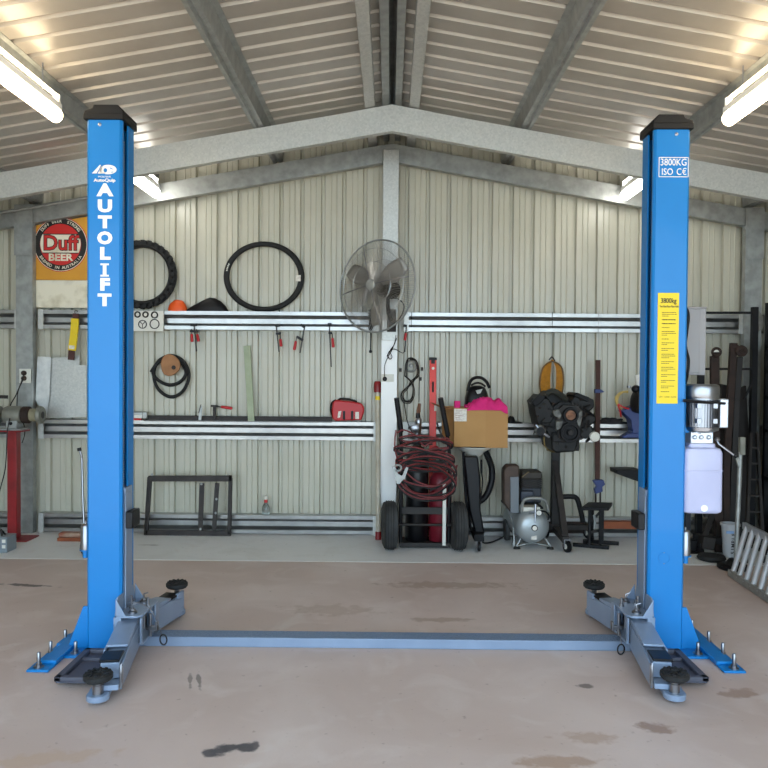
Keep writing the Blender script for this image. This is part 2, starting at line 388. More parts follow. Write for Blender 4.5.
# ------------------------------------------------------------------ lamps of the room
def fixture(x, y0, y1, label, m):
    z = 3.03 if abs(x) < 2.2 else 3.0; s = 1 if x > 0 else -1
    t = thing('tube_light', label, 'ceiling light', (x, (y0+y1)/2, z+.06), 'batten lights under the roof')
    MB().box(x-.03, x+.03, y0, y1, z+.035, z+.075).build('housing', M['whitep'], t, bevel=.004)
    MB().tube([(x, y0+.02, z), (x, y1-.02, z)], .043, 14).build('diffuser', m, t)
    MB().cyl((x-s*.01, y0+.03, z+.115), (x-s*.01, y1-.03, z+.115), .011, 10).build('tube', m, t)  # no second lamp: glowing strip added for the brightly lit purlin edge
    
    for yy in (y0, y1-.02): MB().box(x-.02, x+.02, yy, yy+.02, z+.035, z+.13).build('end_bracket', M['whitep'], t)
    for yy in (y0+.2, y1-.2): MB().cyl((x, yy, z+.075), (x, yy, zroof(x)-.0), .004, 6).build('hanger', M['chrome'], t)
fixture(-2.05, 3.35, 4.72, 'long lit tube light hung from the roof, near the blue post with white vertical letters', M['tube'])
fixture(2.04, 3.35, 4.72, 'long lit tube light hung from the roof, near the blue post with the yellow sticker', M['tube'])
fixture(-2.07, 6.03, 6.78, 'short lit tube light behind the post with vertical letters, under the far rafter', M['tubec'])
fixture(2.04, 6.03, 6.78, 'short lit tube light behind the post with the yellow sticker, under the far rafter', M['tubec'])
# daylight
w = bpy.data.worlds.new('sky'); bpy.context.scene.world = w; w.use_nodes = True; N = w.node_tree.nodes; L = w.node_tree.links
sky = N.new('ShaderNodeTexSky'); sky.sky_type = 'HOSEK_WILKIE'; sky.sun_direction = (.15, -.6, .8); sky.turbidity = 3.2; sky.ground_albedo = .4
mixn = N.new('ShaderNodeMix'); mixn.data_type = 'RGBA'; mixn.inputs[0].default_value = .62; mixn.inputs[7].default_value = (.64, .84, 1.0, 1)
L.new(sky.outputs[0], mixn.inputs[6]); L.new(mixn.outputs[2], N['Background'].inputs[0]); N['Background'].inputs[1].default_value = 4.2
sl = bpy.data.lights.new('sun', 'SUN'); sl.energy = 7; sl.angle = .01; sl.color = (1, .95, .86); so = bpy.data.objects.new('sun', sl); COL.objects.link(so)
so.rotation_euler = V((-.15, .42, -.9)).to_track_quat('-Z', 'Y').to_euler()
vs_ = bpy.context.scene.view_settings; vs_.view_transform = 'Standard'; vs_.look = 'None'; vs_.gamma = 1; vs_.exposure = 0.9; vs_.use_curve_mapping = False
cy = bpy.context.scene.cycles; cy.max_bounces = 8; cy.diffuse_bounces = 5; cy.caustics_reflective = False; cy.caustics_refractive = False; cy.sample_clamp_indirect = 6; cy.use_denoising = True

# ================================================================== VEHICLE HOIST
XC = -.018
H = thing('vehicle_hoist', 'blue two-post vehicle hoist with grey arms bolted to the concrete floor', 'vehicle lift', (XC, 4.2, 0))
def post(s):
    X = lambda u: XC+s*u
    def bx(mb, u0, u1, y0, y1, z0, z1):
        a, b = sorted((X(u0), X(u1))); return mb.box(a, b, y0, y1, z0, z1)
    y0, y1 = 4.09, 4.29; ui, uo = (1.388, 1.572) if s < 0 else (1.404, 1.594); zt = 2.79 if s < 0 else 2.78
    # C section column: outline in plan
    t = .008; lip = .03
    out = [(ui+.004, y0+lip), (ui, y0+lip), (ui, y0+.012), (ui+.012, y0), (uo-.012, y0), (uo, y0+.012), (uo, y1-.012), (uo-.012, y1), (ui+.012, y1), (ui, y1-.012), (ui, y1-.10), (ui+t, y1-.10), (ui+t, y1-.016), (ui+.016, y1-t), (uo-.016, y1-t), (uo-t, y1-.016), (uo-t, y0+.016), (uo-.016, y0+t), (ui+.016, y0+t), (ui+t, y0+.016), (ui+t, y0+lip)]
    col = MB().prism([(p[0]*s, p[1]) for p in out[1:]], (XC, 0, .012), (1, 0, 0), (0, 1, 0), (0, 0, zt-.012)).build('column', M['blue'], H)
    # cap with a stepped moulded top
    cz = zt-.005; mb = MB()
    bx(mb, ui-.012, uo+.014, y0-.012, y1+.012, cz, cz+.035)
    o1 = [(ui-.012, cz+.03), (uo+.014, cz+.03), (uo+.010, cz+.048), (uo-.032, cz+.060), (uo-.038, cz+.078), (ui+.02, cz+.078), (ui-.008, cz+.05), (ui-.012, cz+.045)]
    mb.prism([(p[0]*s, p[1]) for p in o1], (XC, y0-.008, 0), (1, 0, 0), (0, 0, 1), (0, y1-y0+.016, 0))
    mb.build('column_cap', M['cap'], col, bevel=.006)
    MB().lathe([(.009, 0), (.009, .004), (.004, .006)], (X(uo-.07 if s < 0 else uo-.075), y0, zt-.03), (0, -1, 0), 12).build('cap_bolt', M['chrome'], col)
    # lifting chain and rail in the slot
    mb = MB()
    for k in range(150):
        z = .85+k*.0128
        if z < zt-.1: mb.box(X(ui+.012)-.006, X(ui+.012)+.006, y0+.045, y0+.058, z, z+.009)
    mb.build('lifting_chain', M['dark'] if s > 0 else M['galvd'], col, smooth=False)
    # carriage
    mb = MB(); bx(mb, ui-.006, uo-.03, y0+.045, y1-.045, .05, .86); bx(mb, ui-.012, ui-.004, y0+.034, y1-.06, .05, .83)
    car = mb.build('carriage', M['greyp'], H, bevel=.004)
    mb = MB(); bx(mb, ui-.05, ui-.012, y0+.025, y0+.15, .645, .735); mb.build('door_bumper', M['black'], car, bevel=.006)
    mb = MB()
    for z in (.66, .72): mb.cyl((X(ui-.051), y0+.09, z), (X(ui-.047), y0+.09, z), .006, 8)
    # carriage arm box: top and bottom plate, sloped gusset, pins
    mb = MB()
    for z in (.062, .205):
        mb.prism([(s*(ui-.004), 4.0), (s*(ui-.11), 4.0), (s*(ui-.135), 4.03), (s*(ui-.135), 4.28), (s*(ui-.11), 4.31), (s*(ui-.004), 4.31)], (XC, 0, z), (1, 0, 0), (0, 1, 0), (0, 0, .012))
    bx(mb, ui-.03, ui+.01, 4.0, 4.31, .062, .21)
    bx(mb, ui-.135, ui-.125, 4.0, 4.03, .074, .205); bx(mb, ui-.135, ui-.125, 4.24, 4.31, .074, .205); bx(mb, ui-.125, ui-.05, 4.30, 4.31, .074, .205)
    for yy in (4.0, 4.302): mb.prism([(s*ui, .215), (s*(ui-.055), .215), (s*ui, .305)], (XC, yy, 0), (1, 0, 0), (0, 0, 1), (0, .008, 0))
    mb.prism([(4.03, .305), (4.28, .305), (4.31, .215), (4.0, .215)], (X(ui-.002), 0, 0), (0, 1, 0), (0, 0, 1), (s*.006, 0, 0))
    brk = mb.build('arm_bracket', M['greyp'], H, bevel=.003)
    for k, (u, y) in enumerate(((ui-.07, 4.06), (ui-.07, 4.245))):
        MB().cyl((X(u), y, .05), (X(u), y, .238), .014, 14).lathe([(.024, 0), (.024, .008), (.012, .014)], (X(u), y, .217), (0, 0, 1), 14).tube([(X(u), y, .24), (X(u), y, .262), (X(u)+.022, y, .268)], .004, 8).build('arm_pin', M['chrome'], brk)
    for k, (u, y) in enumerate(((ui-.04, 4.13), (ui-.115, 4.17), (ui-.03, 4.2))):
        MB().cyl((X(u), y, .217), (X(u), y, .285-.02*k), .007, 10).cyl((X(u), y, .217), (X(u), y, .228), .013, 6).build('lock_pin', M['chrome'], brk)
    mb = MB(); bx(mb, ui-.19, ui-.13, 4.09, 4.115, .115, .135); bx(mb, ui-.19, ui-.178, 4.085, 4.12, .11, .155); mb.cyl((X(ui-.15), 4.10, .08), (X(ui-.15), 4.10, .2), .008, 10); mb.build('release_lever', M['chrome'], brk, bevel=.002)
    # release cable with its dark loop
    if s < 0:
        pts = spl([(X(ui-.045), 4.06, .268), (X(ui-.1), 4.05, .272), (X(ui-.17), 4.04, .24), (X(ui-.215), 4.03, .16), (X(ui-.235), 4.03, .10)])
        lc = V((X(ui-.24), 4.03, .075))
    else:
        pts = spl([(X(ui-.15), 4.09, .12), (X(ui-.153), 4.06, .10), (X(ui-.155), 4.03, .05)])
        lc = V((X(ui-.158), 4.03, .02))
    cb = MB().tube(pts, .0028, 6).build('release_cable', M['chrome'], brk)
    lp = [lc+V((.018*math.cos(a), -.004*math.sin(a), .028*math.sin(a)+.012)) for a in [2*PI*k/16 for k in range(16)]]
    MB().tube(lp, .004, 6, closed=True).build('pull_loop', M['black'], brk)
    # arms: (pivot, direction)
    def arm(yp, ye, u1, u2, padz, front):
        d = 1 if ye > yp else -1
        A = V((X(u1), yp, 0)); B = V((X(u2), ye, 0)); D = (B-A).normalized(); S = V((D.y, -D.x, 0))
        if S.x*s > 0: S = -S      # S points to the hoist centre
        L_ = (B-A).length; w = .10
        xf = Matrix(((D.x, S.x, 0, A.x), (D.y, S.y, 0, A.y), (0, 0, 1, 0), (0, 0, 0, 1)))
        mb = MB(); mb.xf = xf
        mb.prism([(-.03, .045), (L_*.88, .03), (L_*.88, .13), (L_*.5, .158), (-.03, .17)], (0, .045, 0), (1, 0, 0), (0, 0, 1), (0, .01, 0))           # side plate towards the centre
        mb.prism([(-.03, .19), (.05, .19), (L_*.55, .172), (L_*.55, .16), (-.03, .16)], (0, -w/2, 0), (1, 0, 0), (0, 0, 1), (0, w, 0))
        mb.box(-.03, L_*.62, -w/2-.005, -w/2+.004, .045, .165)
        mb.box(0, L_*.86, -w/2, w/2, .045, .06)
        tubeo = mb.build('lift_arm', M['greyp'], H, bevel=.003)
        mb = MB(); mb.xf = xf
        mb.box(L_*.3, L_*(.85 if front else .97), -w/2+.008, w/2-.008, .075, .148); mb.box(L_*.86, L_*.985, -w/2+.004, w/2, .05, .075)
        if not front: mb.box(L_*.78, L_*1.0, .03, .047, .05, .165)
        mb.build('inner_arm', M['greyp'], tubeo, bevel=.003)
        mb = MB(); mb.xf = xf; mb.box(L_*.62, L_*(.845 if front else .9), -w/2, w/2-.008, .15, .160)
        mb.build('arm_cover', M['black'], tubeo, bevel=.003)
        # tip eye
        off = -.035 if front else .0
        C = xf @ V((L_*1.0, off, 0)); mb = MB(); mb.lathe([(.046, .018), (.05, .022), (.05, .042), (.046, .046)], C, (0, 0, 1), 24); mb.xf = xf
        mb.box(L_*.86, L_*1.0, off-.045, off+.045, .02, .044); mb.build('arm_tip', M['greyp'], tubeo)
        MB().lathe([(.024, .046), (.024, .085), (.02, .087), (.02, .10), (.024, .102), (.024, .112), (.016, .115), (.016, padz)], C, (0, 0, 1), 18).build('pad_screw', M['chrome'], tubeo)
        mb = MB(); mb.lathe([(.03, padz-.01), (.056, padz-.006), (.064, padz+.004), (.064, padz+.02), (.056, padz+.026), (.02, padz+.026), (.018, padz+.02)], C, (0, 0, 1), 28)
        for k in range(12):
            a = 2*PI*k/12; mb.bar(C+V((.028*math.cos(a), .028*math.sin(a), padz+.028)), C+V((.056*math.cos(a+.15), .056*math.sin(a+.15), padz+.028)), .011, .006)
        mb.build('lift_pad', M['rubber'], tubeo)
        if front:
            mb = MB(); mb.xf = xf; mb.box(L_*.90, L_*.94, .05, .064, .05, .15); mb.tube([(L_*.93, .06, .15), (L_*.96, .06, .165), (L_*.97, .06, .08)], .004, 6); mb.build('arm_stop', M['chrome'], tubeo, bevel=.003)
    arm(4.02, 3.47, ui-.06, ui-.12-(.03 if s < 0 else 0), .112, True)
    arm(4.26, 4.66, ui-.07, ui-.135, .185, False)
    # foot guard beside the arm
    mb = MB(); ya, yb = 3.62, 4.0
    outl = [(1.53, ya), (1.545, ya+.02), (1.535, yb), (1.36, yb), (1.33, ya)]
    mb.prism([(s*p[0], p[1]) for p in outl], (XC, 0, .022), (1, 0, 0), (0, 1, 0), (0, 0, .01))
    bx(mb, 1.505, 1.54, ya, yb, .03, .052); bx(mb, 1.35, 1.54, ya, ya+.035, .03, .052); bx(mb, 1.35, 1.54, yb-.03, yb, .03, .052); bx(mb, 1.35, 1.52, yb-.13, yb-.105, .03, .047)
    mb.build('foot_guard', mat('charcoal_rubber', '#4b4c58', .6), H, bevel=.006)
    # base plate
    mb = MB(); bx(mb, 1.34, 1.72, 3.985, 4.42, 0, .014)
    bx(mb, 1.62, 1.745, 4.12, 4.28, 0, .028)
    bp = mb.build('base_plate', M['blue'], H, bevel=.003)
    mb = MB(); mb.prism([(s*(uo-.002), .014), (s*(uo-.002), .235), (s*(uo+.022), .235), (s*(uo+.105), .014)], (XC, y0+.01, 0), (1, 0, 0), (0, 0, 1), (0, .012, 0)); mb.build('base_gusset', M['blue'], bp, bevel=.002); mb = MB()
    mb.prism([(s*(uo-.002), .014), (s*(uo-.002), .235), (s*(uo+.022), .235), (s*(uo+.105), .014)], (XC, y1-.02, 0), (1, 0, 0), (0, 0, 1), (0, .012, 0)); mb.build('base_gusset', M['blue'], bp, bevel=.002)
    # floor anchor rail
    du = .045 if s < 0 else 0; X0 = X; X = lambda u: X0(u-du)
    mb = MB(); bx(mb, 1.69, 1.80, 3.80, 4.50, 0, .012); bx(mb, 1.685, 1.765, 3.88, 4.42, .012, .03)
    mb.box(min(X(1.70), X(1.79)), max(X(1.70), X(1.79)), 4.5, 4.55, 0, .01)
    rail = mb.build('anchor_rail', M['blue'], H, bevel=.004)
    for (u, y, z0, h) in ((1.755, 3.84, .012, .075), (1.785, 4.04, .0, .07), (1.785, 4.22, .0, .07), (1.78, 4.44, .0, .06), (1.65, 4.03, .014, .06), (1.52, 4.0, .014, .03), (1.66, 4.36, .014, .05)):
        MB().lathe([(.026, 0), (.026, .004), (.015, .005), (.015, .018), (.009, .019), (.009, h-.005), (.006, h)], (X(u), y, z0), (0, 0, 1), 12).build('anchor_bolt', M['chrome'], rail)
    X = X0
    # lock release solenoid on the outer side
    zc2 = .58 if s < 0 else .56
    mb = MB().lathe([(.024, 0), (.028, .004), (.028, .13), (.022, .138), (.006, .14), (.006, .155)], (X(uo+.03), 4.16, zc2-.06), (0, 0, 1), 20)
    bx(mb, uo-.002, uo+.03, 4.14, 4.18, zc2, zc2+.05)
    sol = mb.build('lock_solenoid', M['chrome'], H)
    MB().lathe([(.033, 0), (.033, .006)], (X(uo+.03), 4.16, zc2-.062), (0, 0, 1), 20).cyl((X(uo+.03), 4.16, zc2-.1), (X(uo+.03), 4.16, zc2-.06), .017, 14).build('solenoid_ring', M['blue'], sol)
    bpy.context.view_layer.update()
    if s < 0:
        for o in H.children:
            o.location.y -= .08; WL[o.name] = WL[o.name]+V((0, -.08, 0))
            for c in o.children: WL[c.name] = WL[c.name]+V((0, -.08, 0))
    return col, X
colL, XL = post(-1); colR, XR = post(1)
# floor cover between the posts
mb = MB(); mb.box(XC-1.36, XC+1.36, 4.09, 4.205, 0, .052)
fc = mb.build('floor_cover', M['greyp'], H, bevel=.004)
mb = MB()
random.seed(3)
for i in range(150):
    for j in range(5):
        x = XC-1.345+i*.018; y = 4.10+j*.022; a = .7 if (i+j) % 2 else -.7
        mb.bar((x-.006, y-.006*(1 if a > 0 else -1), .0525), (x+.006, y+.006*(1 if a > 0 else -1), .0525), .003, .002)
mb.build('tread_pattern', M['tread'], fc, smooth=False)
MB().box(XC-1.34, XC+1.34, 4.095, 4.2, .0518, .0523).build('tread_plate', M['tread'], fc)
# writing on the posts
def on(px, py): return at(px, py, 4.0885 if px > 384 else 4.0085)
for ch, py in zip('AUTOLIFT', (190.5, 206.5, 222.5, 238.5, 254, 270, 285, 300.5)):
    p = on(105.0-(py-190)*.004, py); mb = MB(); o = .0065 if ch != 'I' else .004
    
    if ch != 'I': mb.text(ch, .084, p, ext=.0008, off=.0045, sx=1.28 if ch not in 'O' else 1.12)
    else:
        hs = [(-.022, -.034), (.022, -.034), (.022, -.025), (.0095, -.025), (.0095, .025), (.022, .025), (.022, .034), (-.022, .034), (-.022, .025), (-.0095, .025), (-.0095, -.025), (-.022, -.025)]
        mb.prism(hs, p, (1, 0, 0), (0, 0, 1), (0, -.0012, 0))
    mb.build('letter', M['letter'], colL, smooth=False)
# emblem: slanted bars and an open oval
mb = MB(); c = on(105, 170); y = c.y; px1 = 4.09/768
def poly(mb, pts): mb.prism([(a*px1, b*px1) for a, b in pts], (c.x, y, c.z), (1, 0, 0), (0, 0, 1), (0, -.0012, 0))
poly(mb, [(-12.8, -3.4), (-5, 4.9), (-3.8, 4.9), (-8.2, -3.4)])
poly(mb, [(-7.2, -3.6), (-4.6, 0.6), (-3, 3.2), (-1.2, 4.2), (-2.6, 2.0), (-3.6, -.4), (-2.6, -2.4), (1, -4.4), (1, -3.6)])
n = 36; ring = []
for k in range(n):
    a = 2*PI*k/n; ring.append((3.2+8.2*math.cos(a), .4+4.6*math.sin(a)))
inn = [(.4+1.8*math.cos(2*PI*k/n), -.3+2.1*math.sin(2*PI*k/n)) for k in range(n)]
vs = [V((c.x+a*px1, y-.0012, c.z+b*px1)) for a, b in ring+inn]
mb.add(vs, [[k, (k+1) % n, n+(k+1) % n, n+k] for k in range(n)])
mb.build('emblem', M['letter'], colL, smooth=False)
mb = MB(); poly(mb, [(4.5, 2.4), (6.5, 1.9), (8.6, .3), (6.6, .9), (4.8, 1.6)]); poly(mb, [(5.5, -2.0), (8, -1.6), (9, -1.9), (7, -2.6)])
o = mb.build('emblem_mark', M['blue'], colL, smooth=False); o.location.y -= .0006
MB().text('MOLNAR', .013, on(104.5, 176.8), ext=.0005, sx=1.25).build('small_lettering', M['letter'], colL, smooth=False)
MB().text('AutoQuip', .023, on(104.6, 180.3), ext=.0005, off=.0006, sx=1.2).build('maker_lettering', M['letter'], colL, smooth=False)
# capacity panel on the other post
mb = MB(); a, b = on(658.6, 177), on(688.8, 157.2); t = .0035
mb.box(a.x, b.x, a.y, a.y+.001, a.z, a.z+t).box(a.x, b.x, a.y, a.y+.001, b.z-t, b.z).box(a.x, a.x+t, a.y, a.y+.001, a.z, b.z).box(b.x-t, b.x, a.y, a.y+.001, a.z, b.z)
mb.text('3800KG', .052, on(673.6, 162.5), ext=.0006, off=0, sx=.80).text('ISO', .050, on(667.3, 172), ext=.0006, off=0, sx=.82).text('C', .050, on(679.0, 172), ext=.0006, off=0, sx=.8).text('\u20ac', .050, on(684.4, 172), ext=.0006, off=0, sx=.8)
mb.build('capacity_lettering', M['letter'], colR, smooth=False)
a, b = on(656.4, 403.5), on(679.2, 293)
yl = MB().box(a.x, b.x, a.y-.0005, a.y+.002, a.z, b.z).build('warning_sticker', M['yellow'], colR)
mb = MB(); y = a.y-.0012; w_ = b.x-a.x; cx = (a.x+b.x)/2; Hh = b.z-a.z
mb.text('3800kg', .036, (cx, y, b.z-.042), ext=.0003, off=.0008, sx=.8); mb.text('Two Post Floor Plate Hoist', .0165, (cx+.004, y, b.z-.072), ext=.0003, off=.0003, sx=.55)
random.seed(5); z = b.z-.105
while z > a.z+.045:
    nl = random.choice((1, 2, 3, 3)); head = random.random() < .3
    for k in range(nl):
        L2 = w_*.62*(random.uniform(.3, .6) if (k == nl-1) else random.uniform(.9, 1)); hh = .0024 if not head else .004
        x = a.x+w_*.2
        while x < a.x+w_*.2+L2:
            q = random.uniform(.004, .011); mb.box(x, x+q, y-.0004, y+.0004, z, z+hh*1.3); x += q+.0022
        z -= .0095
        if head: break
    z -= .011
for k in range(3): mb.text(('LIFT', 'LOAD', 'DATE')[k], .010, (a.x+w_*(.2+.3*k), y, a.z+.035), ext=.0003)
mb.build('sticker_print', M['ink'], colR, smooth=False)
# round stamp plate low on the right post
p = on(664, 558); ring = [p+V((.03*math.cos(2*PI*k/28), -.0005, .03*math.sin(2*PI*k/28))) for k in range(28)]
MB().tube(ring, .0009, 5, closed=True).build('round_cover', M['blue'], colR)
for dz in (.028, -.03): MB().lathe([(.003, 0), (.002, .002)], p+V((0, 0, dz)), (0, -1, 0), 8).build('screw', M['chrome'], colR)
# ---------------- power unit
a = at(684.5, 514, 4.08); b = at(724.5, 448, 4.08); cxp, cyp = (a.x+b.x)/2+.003, 4.17
mb = MB(); w2 = (b.x-a.x)/2; d2 = .085; z0, z1 = a.z, b.z
def rrect(w, d, r, n=4):
    o = []
    for (sx, sy, a0) in ((1, 1, 0), (-1, 1, PI/2), (-1, -1, PI), (1, -1, 3*PI/2)):
        for k in range(n+1):
            t = a0+PI/2*k/n; o.append((sx*(w-r)+r*math.cos(t), sy*(d-r)+r*math.sin(t)))
    return o
def loft(mb, rings):
    n = len(rings[0]); vs = [p for r in rings for p in r]; fs = [[i*n+k, i*n+(k+1) % n, (i+1)*n+(k+1) % n, (i+1)*n+k] for i in range(len(rings)-1) for k in range(n)]
    fs += [list(range(n))[::-1], [(len(rings)-1)*n+k for k in range(n)]]; mb.add(vs, fs)
rings = []
for (f, z) in ((.86, z0), (.97, z0+.008), (1, z0+.02), (.995, z1-.13), (1.02, z1-.128), (1.02, z1-.122), (.995, z1-.12), (.99, z1-.03), (.9, z1-.008), (.7, z1), (.68, z1+.018)):
    rings.append([V((cxp+x*f, cyp+y*f, z)) for x, y in rrect(w2, d2, .028)])
pu = MB(); loft(pu, rings); unit = pu.build('oil_tank', M['tank'], H)
MB().lathe([(.018, 0), (.018, .006)], (cxp+.0, cyp-d2*.97, z0+.03), (0, -1, 0), 16).build('drain_plug', M['whitep'], unit)
zb = z1+.018; zt2 = at(700, 430, 4.1).z
mb = MB().box(cxp-.065, cxp+.055, cyp-.055, cyp+.055, zb, zt2-.012)
for k, dx in enumerate((-.045, -.01, .03)): mb.lathe([(.012, 0), (.012, .008), (.006, .012)], (cxp+dx, cyp-.055, zb+.035), (0, -1, 0), 12)
mb.lathe([(.02, 0), (.03, .03)], (cxp-.02, cyp-.03, zt2-.04), (0, 0, 1), 12)
mb.build('valve_block', M['alu'], unit, bevel=.005)
# motor with fins
mz0, mz1 = zt2, at(700, 399, 4.1).z; xm = at(706.5, 420, 4.1).x; R_ = .098
mb = MB().lathe([(.05, mz0-.02), (R_*.9, mz0-.005), (R_*.92, mz0+.012), (R_*.86, mz0+.014), (R_*.86, mz1-.006), (R_*.93, mz1-.004), (R_*.93, mz1+.004)], (xm, cyp, 0), (0, 0, 1), 32)
for k in range(40):
    a_ = 2*PI*k/40; mb.bar((xm+R_*.9*math.cos(a_), cyp+R_*.9*math.sin(a_), mz0+.014), (xm+R_*.9*math.cos(a_), cyp+R_*.9*math.sin(a_), mz1-.004), .018, .003, up=(-math.sin(a_), math.cos(a_), 0))
for dx in (-.065, .02):
    for dz in (.05, .13): mb.box(xm+dx, xm+dx+.022, cyp-R_-.012, cyp-R_+.02, mz0+dz-.012, mz0+dz+.012)
mo = mb.build('motor', M['chrome'], unit)
cz1 = at(706, 384.5, 4.1).z
MB().lathe([(R_*.98, mz1+.004), (R_, mz1+.012), (R_, cz1-.02), (R_*.95, cz1-.006), (R_*.8, cz1), (0.01, cz1)], (xm-.006, cyp, 0), (0, 0, 1), 32).build('fan_cowl', M['chrome'], unit)
ja = at(713.5, 428, 4.12); jb = at(729, 399, 4.12)
MB().box(ja.x+.01, jb.x, 4.12, 4.2, ja.z, jb.z).box(ja.x-.01, jb.x-.045, 4.13, 4.19, ja.z+.06, jb.z-.01).build('terminal_box', M['alu'], unit, bevel=.006)
MB().tube([at(683, 400.5, 4.06), at(700, 402, 4.05), at(725, 403.5, 4.08)], .0075, 8).build('power_cable', M['black'], unit)
MB().tube([at(717, 440, 4.12), at(719, 444, 4.11), at(734, 455, 4.08)], .0055, 8).lathe([(.012, 0), (.014, .01), (.008, .02)], at(717.5, 441, 4.12), (0, 0, 1), 12).build('lowering_lever', M['chrome'], unit)
MB().ell(at(735.5, 455.8, 4.08), .011, .011, .011, 12, 8).build('lever_ball', M['black'], unit)
pb = MB().box(XR(1.593), cxp-.05, cyp-.02, cyp+.03, mz0-.02, mz0+.16).build('mount_bracket', M['blue'], unit, bevel=.004)
# control box with its cable
a = at(679, 375, 4.32); b = at(706.5, 307.5, 4.32)
cbx = MB().box(a.x-.01, b.x, 4.32, 4.44, a.z, b.z).box(a.x-.012, b.x+.003, 4.315, 4.445, b.z-.006, b.z+.004).build('control_box', M['greybox'], H, bevel=.004)
MB().box(a.x, b.x-.035, 4.314, 4.32, a.z+.012, b.z-.012).build('box_door', M['greybox'], cbx, bevel=.003)
MB().tube(spl([at(684.5, 305, 4.30), at(688.5, 315, 4.29), at(687, 332, 4.29), at(685.5, 345, 4.29), at(688.5, 360, 4.29), at(687.5, 374, 4.28), at(685, 385, 4.25)]), .008, 8).build('control_cable', M['black'], H)

# ================================================================== THINGS ON THE BACK WALL
YG = 6.89   # front lip of the wall beams
def single(mb, name, m, label, cat, group=None, **k): return tag(mb.build(name, m, **k), label, cat, group)
# ---- beer sign
a = at(33, 307.5, 6.93); b = at(90, 213, 6.93)
t = thing('beer_sign', 'old amber and cream sign with a round red and black beer badge', 'sign', ((a.x+b.x)/2, 6.94, a.z))
zs = at(60, 280, 6.93).z
zt_ = lambda x: min(b.z, 3.345-SL*abs(x)-.01)
MB().prism([(a.x, zs), (b.x, zs), (b.x, zt_(b.x)), (a.x, zt_(a.x))], (0, 6.925, 0), (1, 0, 0), (0, 0, 1), (0, .015, 0)).build('amber_board', M['signo'], t)
MB().box(a.x, b.x, 6.925, 6.94, a.z, zs-.004).build('cream_board', M['signc'], t)
c = at(60.5, 244.5, 6.92); px = 6.92/768; yb = 6.924
def disc(r_, dy, m, nm): 
    MB().lathe([(r_*px, 0), (r_*px, .001)], (c.x, yb-dy, c.z), (0, -1, 0), 48).build(nm, m, t)
disc(27.3, 0, M['signr'], 'red_rim'); disc(26.6, .001, M['signc'], 'pale_rim'); disc(26.0, .002, M['inkb'], 'black_ring'); disc(20.6, .003, M['signr'], 'red_disc')
hh = 9.2; cap_ = [(20.2*math.cos(a_), 20.2*math.sin(a_)) for a_ in [math.asin(hh/20.2)+k/8*(-2*math.asin(hh/20.2)) for k in range(9)]]
band = cap_+[(-p[0], p[1]) for p in cap_[::-1]]
MB().prism([(p[0]*px, p[1]*px+.008) for p in band], (c.x, yb-.004, c.z), (1, 0, 0), (0, 0, 1), (0, -.001, 0)).build('pale_band', M['signc'], t)
mb = MB()
for z in (hh+.2, -hh-.2): mb.box(c.x-18*px, c.x+18*px, yb-.0055, yb-.005, c.z+z*px+.008-.004, c.z+z*px+.008+.004)
mb.text('Duff', .185, (c.x, yb-.0055, c.z+.008), ext=.0003, off=.009, sx=.98)
mb.build('badge_outline', M['inkb'], t, smooth=False)
mb = MB().text('Duff', .185, (c.x, yb-.0065, c.z+.008), ext=.0003, off=.0025, sx=.98); mb.build('badge_name', M['signr'], t, smooth=False)
mb = MB().text('BEER', .088, (c.x, yb-.0055, c.z-.118), ext=.0003, off=.003, sx=1.15)
for body, mid, st_ in (('DUFF BEER  STRONG', PI/2, -1), ('BREWED IN AUSTRALIA', -PI/2, 1)):
    n = len(body)
    for i, ch in enumerate(body):
        if ch == ' ': continue
        an = mid+st_*(i-(n-1)/2)*.112; rr = 23.3*px
        U = V((-math.sin(an), 0, math.cos(an)))*(st_); W = V((math.cos(an), 0, math.sin(an)))*(-st_)
        mb.text(ch, .036, (c.x+rr*math.cos(an), yb-.0045, c.z+rr*math.sin(an)), U, W, ext=.0003, off=.0006)
mb.build('badge_lettering', M['signc'], t, smooth=False)
# ---- tyres standing on the top beam
def tyre_ring(c, R1, R2, w, knobs, name, m, squash=1):
    rc, rt = (R1+R2)/2, (R1-R2)/2
    vs = []; n = 64; k_ = 12
    mb = MB()
    for i in range(n):
        a = 2*PI*i/n
        for j in range(k_):
            b = 2*PI*j/k_; rr = rc+rt*math.cos(b)*(1 if math.cos(b) > 0 else .9); vs.append((c.x+rr*math.cos(a)/squash, c.y+w*math.sin(b), c.z+rr*math.sin(a)*1.0))
    mb.add(vs, [[i*k_+j, i*k_+(j+1) % k_, ((i+1) % n)*k_+(j+1) % k_, ((i+1) % n)*k_+j] for i in range(n) for j in range(k_)])
    return mb
ct = at(142.5, 274.5, 6.94); R1 = 34.5*6.94/768; R1k = R1
t = thing('knobbly_tyre', 'black knobbly motorcycle tyre standing on the top wall beam', 'tyre', (ct.x, 6.94, ct.z-R1))
tyre_ring(ct, R1-.03, R1-.075, .045, 1, '', None).build('casing', M['rubber'], t)
mb = MB()
for i in range(30):
    for j, (dy, off) in enumerate(((-.03, 0), (0, .5), (.03, 0))):
        a = 2*PI*(i+off)/30; r0 = R1-.034-abs(dy)*.3; d = V((math.cos(a), 0, math.sin(a)))
        mb.bar(ct+V((0, dy*.95, 0))+d*r0, ct+V((0, dy*1.15, 0))+d*(r0+.034), .034, .022, up=(0, 1, 0))
mb.build('tread', M['rubber'], t)
ct = at(264, 277.8, 6.945)
ct.z = GT[0]+.001+.318
t = thing('thin_road_tyre', 'large thin smooth black bicycle tyre leaning above the hanging clamps', 'tyre', (ct.x, 6.945, GT[0]))
tyre_ring(ct, .318, .268, .022, 0, '', None, squash=.868).build('casing', M['rubber'], t)
mb = MB()
